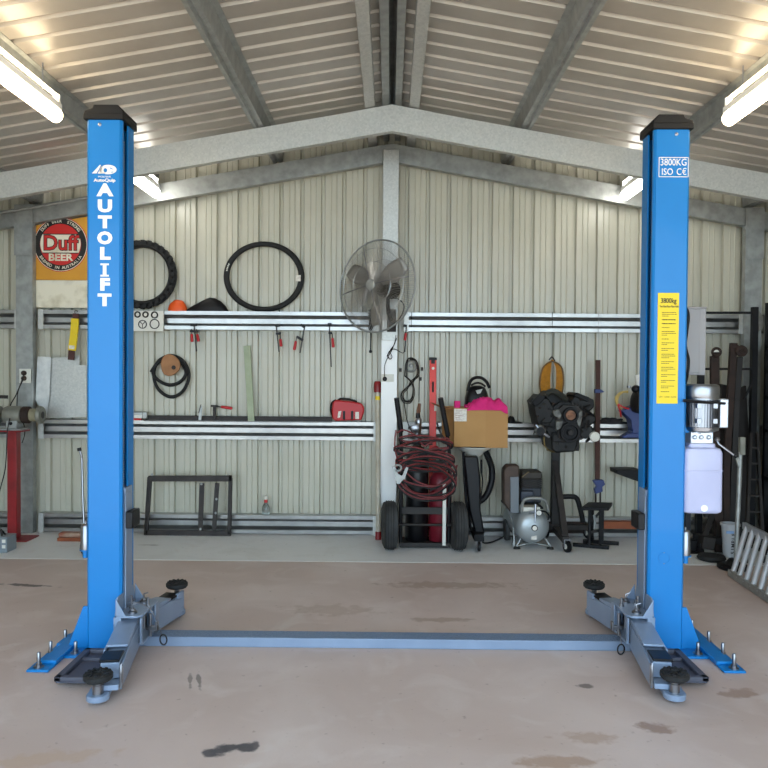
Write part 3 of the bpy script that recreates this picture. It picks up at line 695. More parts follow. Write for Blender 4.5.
for k in range(5): 
    a = 2.75+k*.05; mb.bar(ct+V((.293/.868*math.cos(a), -.023, .293*math.sin(a))), ct+V((.293/.868*math.cos(a+.03), -.023, .293*math.sin(a+.03))), .012, .002, up=(0, 1, 0))
mb.build('side_print', M['offw'], t, smooth=False)
p = at(298, 278, 6.93); MB().box(p.x-.02, p.x+.025, 6.92, 6.935, p.z-.03, p.z+.025).build('paper_tag', M['paper'], t)
# ---- orange and black domes
p0 = at(168, 311, 6.94); p1 = at(187.5, 300, 6.94); c = V(((p0.x+p1.x)/2, 6.94, GT[0]))
mb = MB().ell(c, (p1.x-p0.x)/2, .05, .105, 24, 12, z0=0.0, lump=.08)
t = single(mb, 'funnel_cap', M['orange'], 'orange rounded plastic cap sitting on the top wall beam beside the knobbly tyre', 'plastic cap')
p0 = at(187, 311, 6.945); p1 = at(228.5, 296, 6.945); L_ = p1.x-p0.x
prof = [(0, 0), (.0, .02), (.15, .055), (.3, .085), (.45, .115), (.55, .128), (.68, .122), (.82, .095), (.93, .055), (1, .01), (1, 0)]
rings = []
mb = MB()
for (u, h) in prof:
    rings.append([V((p0.x+u*L_, 6.945-.05*math.cos(a)*(.3+.7*min(1, h/.1)), GT[0]+max(.002, h)*math.sin(a))) for a in [PI*k/12 for k in range(13)]])
loft(mb, rings); t = single(mb, 'bicycle_mudguard', M['black'], 'glossy black plastic mudguard lying on the top wall beam beside the bicycle tyre', 'mudguard')
# ---- card of hose clips
a = at(131, 331, 6.872); b = at(163.5, 311, 6.872)
t = thing('clip_board', 'cream card with dark metal clips hung on the front of the top wall beam', 'display card', ((a.x+b.x)/2, 6.875, a.z))
MB().box(a.x, b.x, 6.872, 6.894, a.z, b.z).build('card', M['offw'], t)
for (x, y, r_) in ((137.5, 314.5, 2.6), (145.5, 314.5, 2.6), (154.5, 315, 3.0), (142.5, 324.3, 4), (154.5, 324, 4.6)):
    c = at(x, y, 6.868); mb = MB()
    ring = [c+V((r_*.0089*math.cos(2*PI*k/16), 0, r_*.0089*math.sin(2*PI*k/16))) for k in range(16)]
    mb.tube(ring, .0045 if r_ > 3 else .007, 6, closed=True)
    if r_ == 4: mb.cyl(c, c+V((0, 0, -.03)), .003, 6).cyl(c, c+V((-.022, 0, .022)), .003, 6).cyl(c, c+V((.022, 0, .022)), .003, 6)
    mb.build('clip', M['dark'], t)
# ---- clamps hanging from the top beam
def clamp(name, label, px0, py0, pts_bar, hand, jaw, group='small clamps hanging from the top wall beam'):
    """pts in photo coordinates on the plane of the beam front"""
    Y = 6.884; o = at(px0, py0, Y); t = thing(name, label, 'clamp', o, group)
    q = [at(x, y, Y) for x, y in pts_bar]; MB().bar(q[0], q[1], .011, .006, up=(0, 1, 0)).build('bar', M['dark'], t)
    for j in jaw:
        mb = MB(); e = [at(x, y, Y) for x, y in j]; mb.bar(e[0], e[1], .022, .022, up=(0, 1, 0)); e2 = e[0]; mb.build('jaw', M['black'], t, bevel=.003)
    for h in hand:
        e = [at(x, y, Y-.005) for x, y in h]; MB().tube([e[0], e[0].lerp(e[1], .1), e[0].lerp(e[1], .9), e[1]], [.008, .012, .014, .01], 10).build('handle', M['red'], t)
        d = (e[0]-e[1]).normalized(); MB().cyl(e[0]+d*.045, e[0], .004, 8).build('screw', M['dark'], t)
    return t
clamp('bar_clamp', 'pair of red-handled clamps hanging below the mudguard on the top beam', 192, 325, [(194, 325), (196.5, 351.5)], [((191.8, 334), (192.2, 342)), ((197.2, 334), (198.6, 341.5))], [((190.5, 325), (197, 325)), ((190, 331), (198.5, 331.5))])
clamp('bar_clamp', 'hanging clamp with its red handle to the side of a straight dark bar', 277, 326, [(276.3, 326), (279, 352)], [((280.5, 339), (281.2, 346.5))], [((275.5, 326), (280, 325.2)), ((276, 334), (280.8, 333))])
clamp('bar_clamp', 'hanging clamp tilted outward with the red handle low beside it', 304, 326, [(304.5, 327), (300, 353)], [((296, 341), (294.2, 350))], [((300.5, 324.5), (304.8, 327.5)), ((296.5, 336.5), (303, 340.5))])
clamp('bar_clamp', 'hanging clamp with the longest thin bar, nearest to the wall fan', 329, 324, [(329.3, 324), (331.2, 367)], [((332.5, 338), (333.3, 347.5))], [((327.8, 324.3), (331.6, 324.3)), ((328.5, 333), (332, 333))])
clamp('bar_clamp', 'small red-handled clamp hanging just below the wall fan beside the centre column', 405, 325, [(406.3, 325), (404.9, 352)], [((405.8, 333), (404.9, 340.5))], [((403.5, 325.5), (407, 326))])
t = thing('hanging_brush', 'dark brush with a long thin handle hanging from the beam beside the fan', 'brush', at(371, 352, 6.862))
MB().tube([at(371, 330, 6.862), at(370.6, 350, 6.862)], .006, 8).build('handle', M['black'], t)
MB().lathe([(.004, 0), (.014, .006), (.014, .02), (.006, .028)], at(370.5, 353, 6.862), (0, 0, 1), 10).build('handle_end', M['black'], t)
mb = MB(); a = at(368.4, 330, 6.862); b = at(373, 309.5, 6.862); mb.box(a.x+.006, b.x-.006, 6.86, 6.875, a.z, b.z)
for k in range(8): mb.box(a.x, b.x, 6.852, 6.86, a.z+.012+k*.022, a.z+.023+k*.022)
mb.build('brush_head', M['black'], t)
# ---- yellow wrapped belt
t = thing('hanging_strap', 'brown strap in a yellow sleeve hanging from the top beam', 'strap', at(72, 360, 6.87))
def strip(mb, pts, w, th, Y):
    q = [at(x, y, Y) for x, y in pts]
    for i in range(len(q)-1): mb.bar(q[i], q[i+1], w, th, up=(0, 1, 0))
strip(mb := MB(), [(76, 313.5), (75.5, 322), (71.8, 350), (71, 360)], .055, .012, 6.872); mb.build('strap', mat('dark_brown_leather', '#4a2822', .7), t)
strip(mb := MB(), [(75.2, 318.5), (74.2, 334), (72, 350.5)], .068, .022, 6.866); mb.build('yellow_sleeve', M['yellow'], t, bevel=.003)
strip(mb := MB(), [(72.4, 345.5), (72.1, 349)], .05, .024, 6.8655); mb.build('sleeve_label', M['paper'], t)
MB().tube(arc(at(76, 312, 6.872), .012, .015, 0, PI*1.3, 8), .003, 6).build('hook', M['dark'], t)
# ---- sheet metal pieces on the middle beam
Y0 = 6.9
def panel(pts, y, th, name, m, label, cat='metal sheet', group=None, lean=0):
    q = [at(x, yy, y) for x, yy in pts]
    mb = MB(); zb = min(p.z for p in q)
    mb.prism([(p.x, p.z) for p in q], (0, y, 0), (1, 0, 0), (0, 0, 1), (0, th, 0))
    return single(mb, name, m, label, cat, group)
panel([(37.5, 418.5), (86.5, 417), (86.5, 365.5), (79.5, 365), (79.5, 355), (66, 357), (50, 358), (49, 400)], 6.925, .003, 'steel_sheet', M['galv'], 'dull grey steel sheet with a notched corner standing on the middle beam')
mb = MB(); q = [at(x, y, 6.9) for x, y in ((46.5, 418), (49.5, 395), (51, 357), (37.5, 356.5), (35.5, 400))]
mb.prism([(p.x, p.z) for p in q], (0, 6.9, 0), (1, 0, 0), (0, 0, 1), (0, .004, 0)); single(mb, 'galvanised_offcut', mat('shiny_zinc_sheet', '#d9dad8', .35, .35, '#c3c5c4', 14), 'bright shiny galvanised offcut leaning before the dull steel sheet', 'metal sheet')
# ---- hose coil with tan disc
c = at(170.5, 378, 6.95)
def ringpts(cx, cy, rx, ry, Y, n=30, a0=0, a1=2*PI, dy=0):
    c_ = at(cx, cy, Y); s_ = Y/768; return [V((c_.x+rx*s_*math.cos(a0+(a1-a0)*k/n), Y+dy*math.sin(3*PI*k/n), c_.z+ry*s_*math.sin(a0+(a1-a0)*k/n))) for k in range(n+1)]
MBt = MB(); path = spl([at(151, 372, 6.94), at(155, 366, 6.94), at(161, 359, 6.95), at(172, 355.5, 6.96), at(184, 362, 6.95), at(189, 376, 6.94), at(183, 391, 6.94), at(171, 397, 6.94), at(159, 390, 6.94), at(154, 377, 6.955), at(157, 364, 6.965), at(170, 358.5, 6.965), at(181, 363, 6.965), at(186, 373, 6.965), at(180, 382, 6.96), at(169, 385, 6.955), at(158, 380, 6.95), at(153, 372, 6.93), at(158, 362, 6.93), at(166, 357, 6.93)], 6)
hc = single(MBt.tube(path, .0155, 8), 'hose_coil', M['rubber'], 'coiled black rubber hose hanging behind a tan disc on the wall', 'hose')
c = at(170.5, 366, 6.905); ring = []
for k in range(24):
    a_ = 2*PI*k/24; f = 1+.1*math.cos(a_-2.2)+.05*math.cos(3*a_); ring.append((.088*f*math.cos(a_), .098*f*math.sin(a_)))
t = thing('tan_disc', 'tan leather disc with a dark centre hole hanging over the black hose coil', 'sanding disc', (c.x, 6.905, c.z-.1))
MB().prism(ring, (c.x, 6.905, c.z), (1, 0, 0), (0, 0, 1), (0, .02, 0)).build('disc_face', M['copper'], t, bevel=.006)
MB().lathe([(.019, 0), (.019, .004)], at(173.7, 367.5, 6.904), (0, -1, 0), 16).build('centre_hole', M['inkb'], t)
# ---- on the middle beam
zb = GT[1]
a = at(145, 420, 6.93); b = at(332, 415, 6.93)
mb = MB().sheet([(-.012, .04), (0, .04), (0, 0), (-.05, 0)], .005, (a.x, 6.94, zb+.0), (0, 1, 0), (0, 0, 1), (b.x-a.x, 0, 0)); single(mb, 'angle_bar', M['framebr'], 'long dark steel angle bar lying on the middle wall beam', 'steel bar', smooth=False)
t = thing('hand_grinder', 'grey tool with a red switch lying at the end of the dark angle bar', 'power tool', (at(136, 420, 6.9).x, 6.915, zb))
a = at(128, 420, 6.9); b = at(146, 411.5, 6.9)
MB().box(a.x, b.x-.03, 6.895, 6.93, zb+.02, zb+.08).prism([(0, 0), (.06, 0), (.06, .06), (.02, .07)], (b.x-.05, 6.9, zb+.015), (1, 0, 0), (0, 0, 1), (0, .025, 0)).build('body', M['galvd'], t, bevel=.008)
MB().cyl((a.x+.03, 6.905, zb+.011), (a.x+.12, 6.905, zb+.011), .011, 10).build('switch', M['red'], t)
MB().box(a.x+.06, a.x+.13, 6.893, 6.9, zb+.022, zb+.05).build('badge', M['offw'], t)
t = thing('pointed_tool', 'small pointed grey steel bracket standing on the middle beam beside the dark angle bar', 'bracket', at(200.5, 420, 6.9))
mb = MB(); q = [at(x, y, 6.9) for x, y in ((198.3, 420), (201.3, 420), (202, 405.5), (200, 408), (198.8, 413))]; mb.prism([(p.x, p.z) for p in q], (0, 6.9, 0), (1, 0, 0), (0, 0, 1), (0, .006, 0)); mb.build('blade', M['galvd'], t)
mb = MB(); mb.tube([at(198.6, 413, 6.9), at(201, 404.5, 6.9)], .004, 6); mb.build('brace', M['dark'], t)
t = thing('bar_clamp', 'clamp with a red handle pointing sideways, standing on the middle wall beam', 'clamp', at(214.5, 420, 6.91))
MB().bar(at(214.3, 420, 6.91), at(214.5, 405, 6.91), .026, .012, up=(0, 1, 0)).build('bar', M['dark'], t)
MB().bar(at(211, 405.8, 6.91), at(218, 406.3, 6.91), .018, .018, up=(0, 1, 0)).build('jaw', M['dark'], t)
MB().tube([at(218, 406.5, 6.91), at(221.5, 407.2, 6.91)], .006, 8).build('screw', M['dark'], t)
MB().tube([at(221, 407, 6.91), at(222, 407, 6.91), at(231, 408.2, 6.91), at(232.3, 408.4, 6.91)], [.009, .013, .014, .01], 10).build('handle', M['red'], t)
mb = MB(); q = [at(x, y, 6.9) for x, y in ((248, 420.5), (254.3, 420.5), (248.8, 345.3), (242, 345.8))]; 
mb.add([(q[0].x, 6.90, zb+.001), (q[1].x, 6.90, zb+.001), (q[2].x, 6.965, q[2].z), (q[3].x, 6.965, q[3].z)]+[(q[0].x, 6.92, zb+.001), (q[1].x, 6.92, zb+.001), (q[2].x, 6.985, q[2].z), (q[3].x, 6.985, q[3].z)], [(0,1,2,3),(7,6,5,4),(0,4,5,1),(1,5,6,2),(2,6,7,3),(3,7,4,0)])
single(mb, 'timber_batten', M['green'], 'pale green timber slat leaning on the wall from the middle beam', 'timber')
# red case
t = thing('tool_case', 'red plastic tool case with black catches standing on the middle beam', 'tool case', (at(348, 420, 6.9).x, 6.93, zb))
q = [(332.6, 419), (331.8, 410), (333, 402), (336, 400), (352, 401.5), (361.5, 403.3), (364.2, 408), (364, 412), (361.5, 420), (336, 421)]
mb = MB(); mb.prism([(at(x, y, 6.9).x, max(zb, at(x, y, 6.9).z)) for x, y in q], (0, 6.885, 0), (1, 0, 0), (0, 0, 1), (0, .085, 0)); mb.build('shell', M['red'], t, bevel=.012)
for x in (342.8, 351): a = at(x, 419.5, 6.88); b = at(x+2.3, 411, 6.88); MB().box(a.x, b.x, 6.874, 6.89, a.z, b.z).build('catch', M['black'], t, bevel=.003)
a = at(355.3, 419, 6.88); b = at(359, 412, 6.88); MB().box(a.x, b.x, 6.882, 6.886, a.z, b.z).build('white_label', M['paper'], t)
q = [at(x, y, 6.883) for x, y in ((337.5, 418), (340, 417.5), (341.3, 411), (338.3, 411.5))]; MB().prism([(p.x, p.z) for p in q], (0, 6.882, 0), (1, 0, 0), (0, 0, 1), (0, .004, 0)).build('pale_label', M['paper'], t)
MB().tube(spl([at(338, 400.5, 6.93), at(341, 398.8, 6.93), at(350, 399.5, 6.93), at(357, 401.8, 6.93)]), .009, 8).build('handle', M['dark'], t)
MB().tube(spl([at(333, 417, 6.92), at(330.8, 410, 6.92), at(332, 403, 6.92), at(336, 400, 6.92)]), .010, 8).build('strap', M['black'], t)
# ---- angle steel frame on the floor
Yf = 6.82
t = thing('steel_stand', 'brown-black angle steel frame with two slats standing on the floor', 'metal frame', (at(188, 536, Yf).x, Yf, 0))
def fbar(x0, y0, x1, y1, w, nm='frame_bar', Ya=Yf, Yb=None, d=.03):
    a = at(x0, y0, Ya); b = at(x1, y1, Yb or Ya); a.z = max(a.z, w/2); b.z = max(b.z, w/2)
    return MB().bar(a, b, w, d, up=(0, 1, 0)).build(nm, M['framebr'], t, bevel=.003)
fbar(148.5, 478.5, 232, 478.5, .05); fbar(145, 534, 231, 534, .045); fbar(146.5, 536, 150.5, 476, .03); fbar(229, 537, 230.5, 475.5, .03)
fbar(144.5, 535, 148, 477, .012, Ya=Yf-.04, Yb=Yf-.02, d=.012); fbar(230.8, 530, 232, 478, .012, Ya=Yf+.06, Yb=Yf+.02, d=.012)
fbar(200.3, 531, 202, 483, .045, 'slat', d=.008); fbar(214, 530, 217.3, 483, .04, 'slat', d=.008)
for x, y in ((201.5, 484), (216.5, 499), (215.8, 513), (200.5, 529), (152, 474.5)): MB().lathe([(.012, 0), (.01, .008)], at(x, y, Yf-.016), (0, -1, 0), 8).build('bolt', M['galvd'], t)
# ---- bottle on the bottom beam
c = at(266, 516, 6.93); z = GT[2]; c.x = at(265.8, 516, 6.93).x
t = thing('glass_bottle', 'clear glass bottle with a red neck band on the bottom wall beam', 'bottle', (c.x, 6.93, z))
MB().lathe([(.034, 0), (.036, .01), (.036, .06), (.03, .08), (.014, .11), (.013, .135), (.016, .136)], (c.x, 6.93, z), (0, 0, 1), 20).build('body', M['glass'], t)
MB().lathe([(.0165, .112), (.0155, .138)], (c.x, 6.93, z), (0, 0, 1), 16).build('neck_band', M['red'], t)
MB().lathe([(.015, .138), (.018, .14), (.018, .168), (.013, .172)], (c.x, 6.93, z), (0, 0, 1), 16).build('cap', M['offw'], t)
# ---- socket and cables on the left column
a = at(19.5, 383, 6.828); b = at(31, 368.8, 6.828)
t = thing('power_socket', 'double power outlet with two dark plugs on the steel column', 'socket', ((a.x+b.x)/2, 6.83, a.z))
MB().box(a.x, b.x, 6.822, 6.832, a.z, b.z).build('plate', M['socket'], t, bevel=.003)
for y in (373, 378.3):
    MB().lathe([(.022, 0), (.022, .02), (.012, .035)], at(24.3, y, 6.822), (0, -1, 0), 14).build('plug', mat('brown_plug', '#3a2a24', .5), t)
MB().tube(spl([at(24, 373, 6.79), at(21, 383, 6.75), at(16, 395, 6.7), at(10.5, 405, 6.66), at(8.5, 415, 6.66)]), .005, 6).build('cord', M['dark'], t)
MB().tube(spl([at(24, 378.5, 6.79), at(18.5, 390, 6.8), at(17.3, 400, 6.8), at(17.6, 412, 6.8), at(24, 425, 6.8), at(24.5, 435, 6.8), at(22, 443, 6.8)]), .004, 6).build('cord', M['dark'], t)
# ---- bench grinder on its red pedestal
Yp = 6.62
bx_ = at(14.8, 430, Yp).x
t = thing('bench_grinder', 'grey-green bench grinder bolted on top of the red pedestal', 'bench grinder', (bx_, Yp, at(15, 430, Yp).z))
zc = at(15, 415.5-.7, Yp).z; zbase = at(15, 430, Yp).z; k_ = Yp/768
def gl(prof, x0, nm, m): 
    MB().lathe([(r_*k_, h*k_) for r_, h in prof], (at(x0, 415, Yp).x, Yp, zc), (1, 0, 0), 28).build(nm, m, t)
gl([(4, 0), (8, 1), (9, 4), (9, 15), (8, 18), (4.5, 19)], 4.5, 'motor_housing', M['castg'])
gl([(4, 0), (8.5, 1), (8.5, 7), (7, 8.5)], 22.5, 'wheel_guard', M['rust']); gl([(4, 0), (6.5, .5), (6.5, 7), (4, 7.5)], 30.5, 'grinding_wheel', mat('stone_wheel', '#8f876c', .9, 0, '#7b745c', 20))
gl([(5, 0), (8.8, .4), (8.8, 3), (8.2, 4), (3, 4.2)], 38.5, 'end_guard', M['castg']); gl([(3.5, 0), (3.6, .3), (.5, .4)], 42.6, 'spindle_nut', M['dark'])
gl([(4, 0), (8.8, .5), (8.8, 4), (7, 4.5)], -4, 'wheel_guard', M['castg'])
mb = MB(); mb.box(bx_-.05, bx_+.045, Yp-.06, Yp+.06, zbase+.012, zc-.04).box(bx_-.11, bx_+.09, Yp-.08, Yp+.08, zbase, zbase+.018); mb.build('base', M['galvd'], t, bevel=.006)
MB().lathe([(.015, 0), (.013, .01)], (bx_-.005, Yp-.06, zbase+.06), (0, -1, 0), 10).build('switch', M['black'], t)
MB().bar(at(-8, 396.5, Yp), at(8, 397, Yp), .004, .03).build('eye_shield', M['dark'], t)
ped = thing('red_pedestal', 'dark red steel pedestal standing on the floor in front of the steel column', 'pedestal', (bx_, Yp, 0))
a = at(9.5, 540, Yp); b = at(20, 430, Yp)
MB().box(a.x, b.x-.012, Yp-.04, Yp+.04, .01, zbase-.01).build('post', M['redp'], ped, bevel=.004)
MB().box(at(0, 430, Yp).x, at(26, 430, Yp).x, Yp-.08, Yp+.08, zbase-.012, zbase-.001).build('top_plate', M['redp'], ped, bevel=.002)
MB().box(at(0, 540, Yp).x, at(33, 540, Yp).x, Yp-.12, Yp+.12, 0, .01).build('base_plate', M['redp'], ped, bevel=.002)
MB().tube(spl([at(10, 418, 6.55), at(7.5, 430, 6.5), at(6.5, 450, 6.5), at(5, 470, 6.5), at(0, 490, 6.5), at(-4, 510, 6.5)]), .0045, 6).build('cord', M['black'], ped)
# grey box at the edge
c0 = floor_at(2, 553); a = at(-10, 553, c0.y); b = at(7, 536, c0.y)
t = thing('battery_charger', 'small grey metal box with pale dials on the floor by the red pedestal', 'charger', ((a.x+b.x)/2, c0.y, 0))
MB().box(a.x, b.x, c0.y, c0.y+.16, 0, b.z-.01).build('case', mat('blue_grey_case', '#7c858c', .5), t, bevel=.005)
for y in (541, 546.5): MB().box(at(2.2, y, c0.y).x, at(5.5, y, c0.y).x, c0.y-.004, c0.y, at(3, y+1.8, c0.y).z, at(3, y-1.4, c0.y).z).build('dial', M['offw'], t)
MB().tube(spl([at(2, 536, c0.y+.05), at(1, 530, c0.y+.05), at(5, 534, c0.y+.1), at(12, 541, c0.y+.3)]), .008, 6).build('lead', M['dark'], t)
# trolley jack handle and block behind the left post
Yj = 6.1
c0 = V((at(84, 533, Yj).x, Yj, 0))
t = thing('trolley_jack', 'trolley jack with a long bent chrome handle behind the lettered post', 'jack', c0)
hz = at(84, 536, Yj)
MB().tube(spl([at(84.5, 534, Yj), at(83, 500, Yj+.05), at(82, 463, Yj+.1), at(81.2, 455, Yj+.1), at(79.5, 450, Yj+.1)]), .010, 10).build('handle', M['chrome'], t)
MB().cyl(at(79.6, 451, Yj+.1), at(79, 447.8, Yj+.1), .017, 10).build('grip', M['black'], t)
MB().box(c0.x, c0.x+.27, Yj-.03, Yj+.22, .03, .13).prism([(0, 0), (.05, 0), (.05, .13), (.01, .1)], (c0.x-.04, Yj, .03), (1, 0, 0), (0, 0, 1), (0, .2, 0)).build('body', M['dark'], t, bevel=.01)
for dx in (.03, .24):
    for dy in (-.05, .22): MB().cyl((c0.x+dx, Yj+dy, .035), (c0.x+dx, Yj+dy+.025, .035), .035, 16).build('wheel', M['black'], t)
c1 = floor_at(68, 541.5)
t = thing('worn_brush', 'worn orange-brown timber broom head on the floor by the wall', 'broom head', (c1.x, c1.y, 0))
a = at(57, 542, c1.y); b = at(81, 537, c1.y); MB().box(a.x, b.x, c1.y, c1.y+.1, 0, .03).build('block', M['timber'], t, bevel=.004)
MB().box(a.x+.005, b.x, c1.y+.01, c1.y+.09, .03, .07).build('bristles', M['brick'], t, bevel=.01)
# ---- wall fan on the centre column
Fc = at(376.5, 286, 6.50); yaw = math.radians(35)
N_ = V((-math.sin(yaw), -math.cos(yaw), .06)).normalized()
Uf = V((math.cos(yaw), -math.sin(yaw), 0)); Wf = Uf.cross(N_)*-1
Wf = V((0, 0, 1)) - N_*N_.z; Wf.normalize(); Uf = Wf.cross(N_)*1.0; Rf = 46.2*6.5/768
t = thing('wall_fan', 'large round wire-caged fan mounted high on the centre column', 'fan', Fc+V((0, .1, -Rf)))
def fp(r_, a, d): return Fc+(Uf*math.cos(a)+Wf*math.sin(a))*r_+N_*d
def dome(r_, front=1): return (.085*math.sqrt(max(0, 1-(r_/Rf)**2)) if front else -.075*(max(0, 1-(r_/Rf)**2))**.5)
for nm, front in (('front_guard', 1), ('rear_guard', 0)):
    mb = MB(); n = 130 if front else 56
    for i in range(n):
        a = 2*PI*i/n; mb.tube([fp(r_, a+(.10*r_/Rf if front else 0), dome(r_, front)) for r_ in (.045, Rf*.35, Rf*.6, Rf*.8, Rf*.93, Rf)], .0017 if front else .0015, 4, cap=False)
    for r_ in ((.045, Rf*.5, Rf*.8) if front else (.1, Rf*.6)): mb.tube([fp(r_, 2*PI*k/40, dome(r_, front)) for k in range(40)], .0025, 5, closed=True)
    mb.build(nm, M['wire'], t)
MB().tube([fp(Rf, 2*PI*k/64, 0) for k in range(64)], .008, 8, closed=True).build('guard_rim', M['galvd'], t)
mb = MB()
for a in (PI/2+.35, -PI/2+.25, .15, PI+.2): mb.tube([fp(r_, a, dome(r_)+.003) for r_ in (.03, Rf*.4, Rf*.7, Rf*.9)], .004, 6)
mb.build('guard_brace', M['chrome'], t)
MB().lathe([(.045, -.002), (.045, .006), (.03, .012)], Fc+N_*.085, N_, 20).build('guard_badge', M['galvd'], t)
hub = MB().lathe([(.05, -.02), (.055, 0), (.05, .03), (.02, .04)], Fc, N_, 20).build('blade_hub', M['dark'], t)
for b_ in range(3):
    a0 = .55+b_*2*PI/3; mb = MB(); vs = []; n = 7
    for i in range(n+1):
        r_ = .045+(Rf*.86-.045)*i/n; wd = (.5+.25*math.sin(PI*i/n))*(1-.25*(i/n)**3)
        for j in range(6):
            a = a0+(j/5-.5)*wd*1.25*(.55+.45*.12/r_ if r_ > .12 else 1); d = (j/5-.5)*.07*(1-.4*i/n)
            vs.append(fp(r_, a, d))
    fs = [[i*6+j, i*6+j+1, (i+1)*6+j+1, (i+1)*6+j] for i in range(n) for j in range(5)]
    mb.add(vs, fs); o = mb.build('fan_blade', M['bladeg'], t); so_ = o.modifiers.new('gauge', 'SOLIDIFY'); so_.thickness = .002
mq = Fc-N_*.07
MB().lathe([(.03, 0), (.07, .01), (.08, .04), (.08, .16), (.07, .19), (.03, .2)], mq, -N_, 24).build('motor', M['dark'], t)
e = mq-N_*.1; f = V((.01, 6.815, e.z-.26))
MB().tube([e+V((0, 0, -.06)), e+V((0, .02, -.2)), f+V((0, -.03, 0)), f], .016, 10).build('mount_arm', M['blk'], t)
MB().box(f.x-.04, f.x+.04, 6.80, 6.82, f.z-.1, f.z+.1).build('mount_plate', M['dark'], t, bevel=.003)
MB().tube(spl([e+V((.02, 0, -.07)), e+V((.10, .02, -.09)), e+V((.14, .05, -.15)), e+V((.1, .08, -.25)), e+V((.03, .12, -.3)), f+V((.03, -.02, -.08))]), .005, 6).build('cord', M['dark'], t)
# bright board on the centre column, outlet, cord
a = at(380.7, 440, 6.795); b = at(396.5, 340.3, 6.795); b.x = at(396.6, 440, 6.795).x
pan = MB().box(a.x, b.x, 6.795, 6.818, .002, b.z); single(pan, 'white_cover_panel', M['whitep'], 'bright white cover panel on the lower part of the centre column', 'cover panel', bevel=.003)
a = at(381.5, 381.8, 6.79); b = at(393.8, 374.3, 6.79)
t = thing('power_outlet', 'small wall outlet with a round black plug on the white cover panel', 'socket', ((a.x+b.x)/2, 6.79, a.z))
MB().box(a.x, b.x, 6.787, 6.7945, a.z, b.z).build('plate', M['socket'], t, bevel=.002)
MB().lathe([(.02, 0), (.02, .016), (.01, .026)], at(384.8, 379, 6.787), (0, -1, 0), 16).build('plug', M['black'], t)
MB().tube(spl([at(384.8, 379, 6.765), at(384.6, 366, 6.77), at(388.5, 356, 6.77), at(392, 350, 6.76), at(395, 341, 6.76), at(396, 335, 6.77)]), .0035, 6).build('cord', M['dark'], t)
mb = MB().tube(spl([at(387, 356.5, 6.77), at(389, 352, 6.76), at(393, 347, 6.75), at(396.5, 338, 6.76), at(394, 345, 6.765), at(390, 351, 6.77), at(392, 357, 6.77), at(389.5, 359, 6.77), at(388, 354, 6.77), at(394, 349, 6.76), at(403, 353, 6.78), at(405, 346, 6.8)], 6), .004, 6)
single(mb, 'tangled_cord', M['black'], 'short tangle of thin black cord hanging below the fan over the white panel', 'cord')
# long pale pole beside the column
t = thing('propped_pole', 'long cream pole with dark red ends propped beside the centre column', 'pole', (at(377, 540, 6.75).x, 6.72, 0))
p0 = at(378.3, 541, 6.70); p0.z = .005; p1 = at(377.6, 381.5, 6.86)
def lerp(k): return p0.lerp(p1, k)
MB().tube([lerp(.035), lerp(.95)], .021, 14).build('shaft', mat('cream_pole', '#c3bba8', .45, 0, '#aaa18f', 9), t)
MB().tube([lerp(.93), lerp(.945), lerp(.985), lerp(1)], [.034, .036, .034, .026], 14).build('red_cap', M['redp'], t)
MB().tube([lerp(0), lerp(.05)], .027, 14).build('red_foot', M['redp'], t)
MB().tube([lerp(.88), lerp(.905)], .0225, 14).build('yellow_band', M['yellow'], t)

# ================================================================== RIGHT HALF OF THE BACK WALL
# ---- coil of thin cable around a round reel on the wall
t = thing('cable_coil', 'loops of thin dark cable hanging with a round metal ring beside the white panel', 'cable coil', at(411, 430, 6.9))
MB().tube(ringpts(411, 366, 5.2, 5.6, 6.93, 28), .009, 8).build('ring', M['galvd'], t)
MB().lathe([(.018, 0), (.02, .006), (.008, .012)], at(411, 365.5, 6.94), (0, -1, 0), 16).build('centre_boss', M['galvd'], t)
random.seed(11)
for k in range(4):
    pts = [(404.5+k*.8, 376), (406+k*.5, 362-k), (411, 357.5+k*.6), (417.5-k*.6, 362), (419-k*.7, 374), (414-k, 381), (408, 386+k), (401+k*.7, 394), (402+k, 401), (410, 403-k), (415-k*.7, 394), (412, 383), (405.5-k*.4, 376)]
    MB().tube(spl([at(x+random.uniform(-.5, .5), y+random.uniform(-.6, .6), 6.93-.008*k) for x, y in pts], 6), .0042, 6).build('cable_loop', M['dark'], t)
MB().tube(spl([at(419, 370, 6.92), at(419.5, 385, 6.91), at(419, 402, 6.9)]), .0035, 6).build('hanging_lead', M['dark'], t)
MB().tube(spl([at(404, 402, 6.92), at(407, 420, 6.86), at(410, 428, 6.84), at(414, 436, 6.8)]), .0045, 6).build('trailing_lead', M['dark'], t)
for x, y in ((420.5, 379), (400.5, 370), (422, 369)): MB().box(at(x-1.2, y, 6.91).x, at(x+1.2, y, 6.91).x, 6.9, 6.92, at(x, y+1.8, 6.91).z, at(x, y-1.8, 6.91).z).build('plug', M['dark'], t, bevel=.004)
t = thing('wall_string', 'thin wire hook line hanging on the wall above the cable coil', 'hook wire', at(410, 357, 6.97))
MB().tube([at(411.5, 312, 6.885), at(411, 358, 6.93)], .0025, 5).build('wire', M['dark'], t)
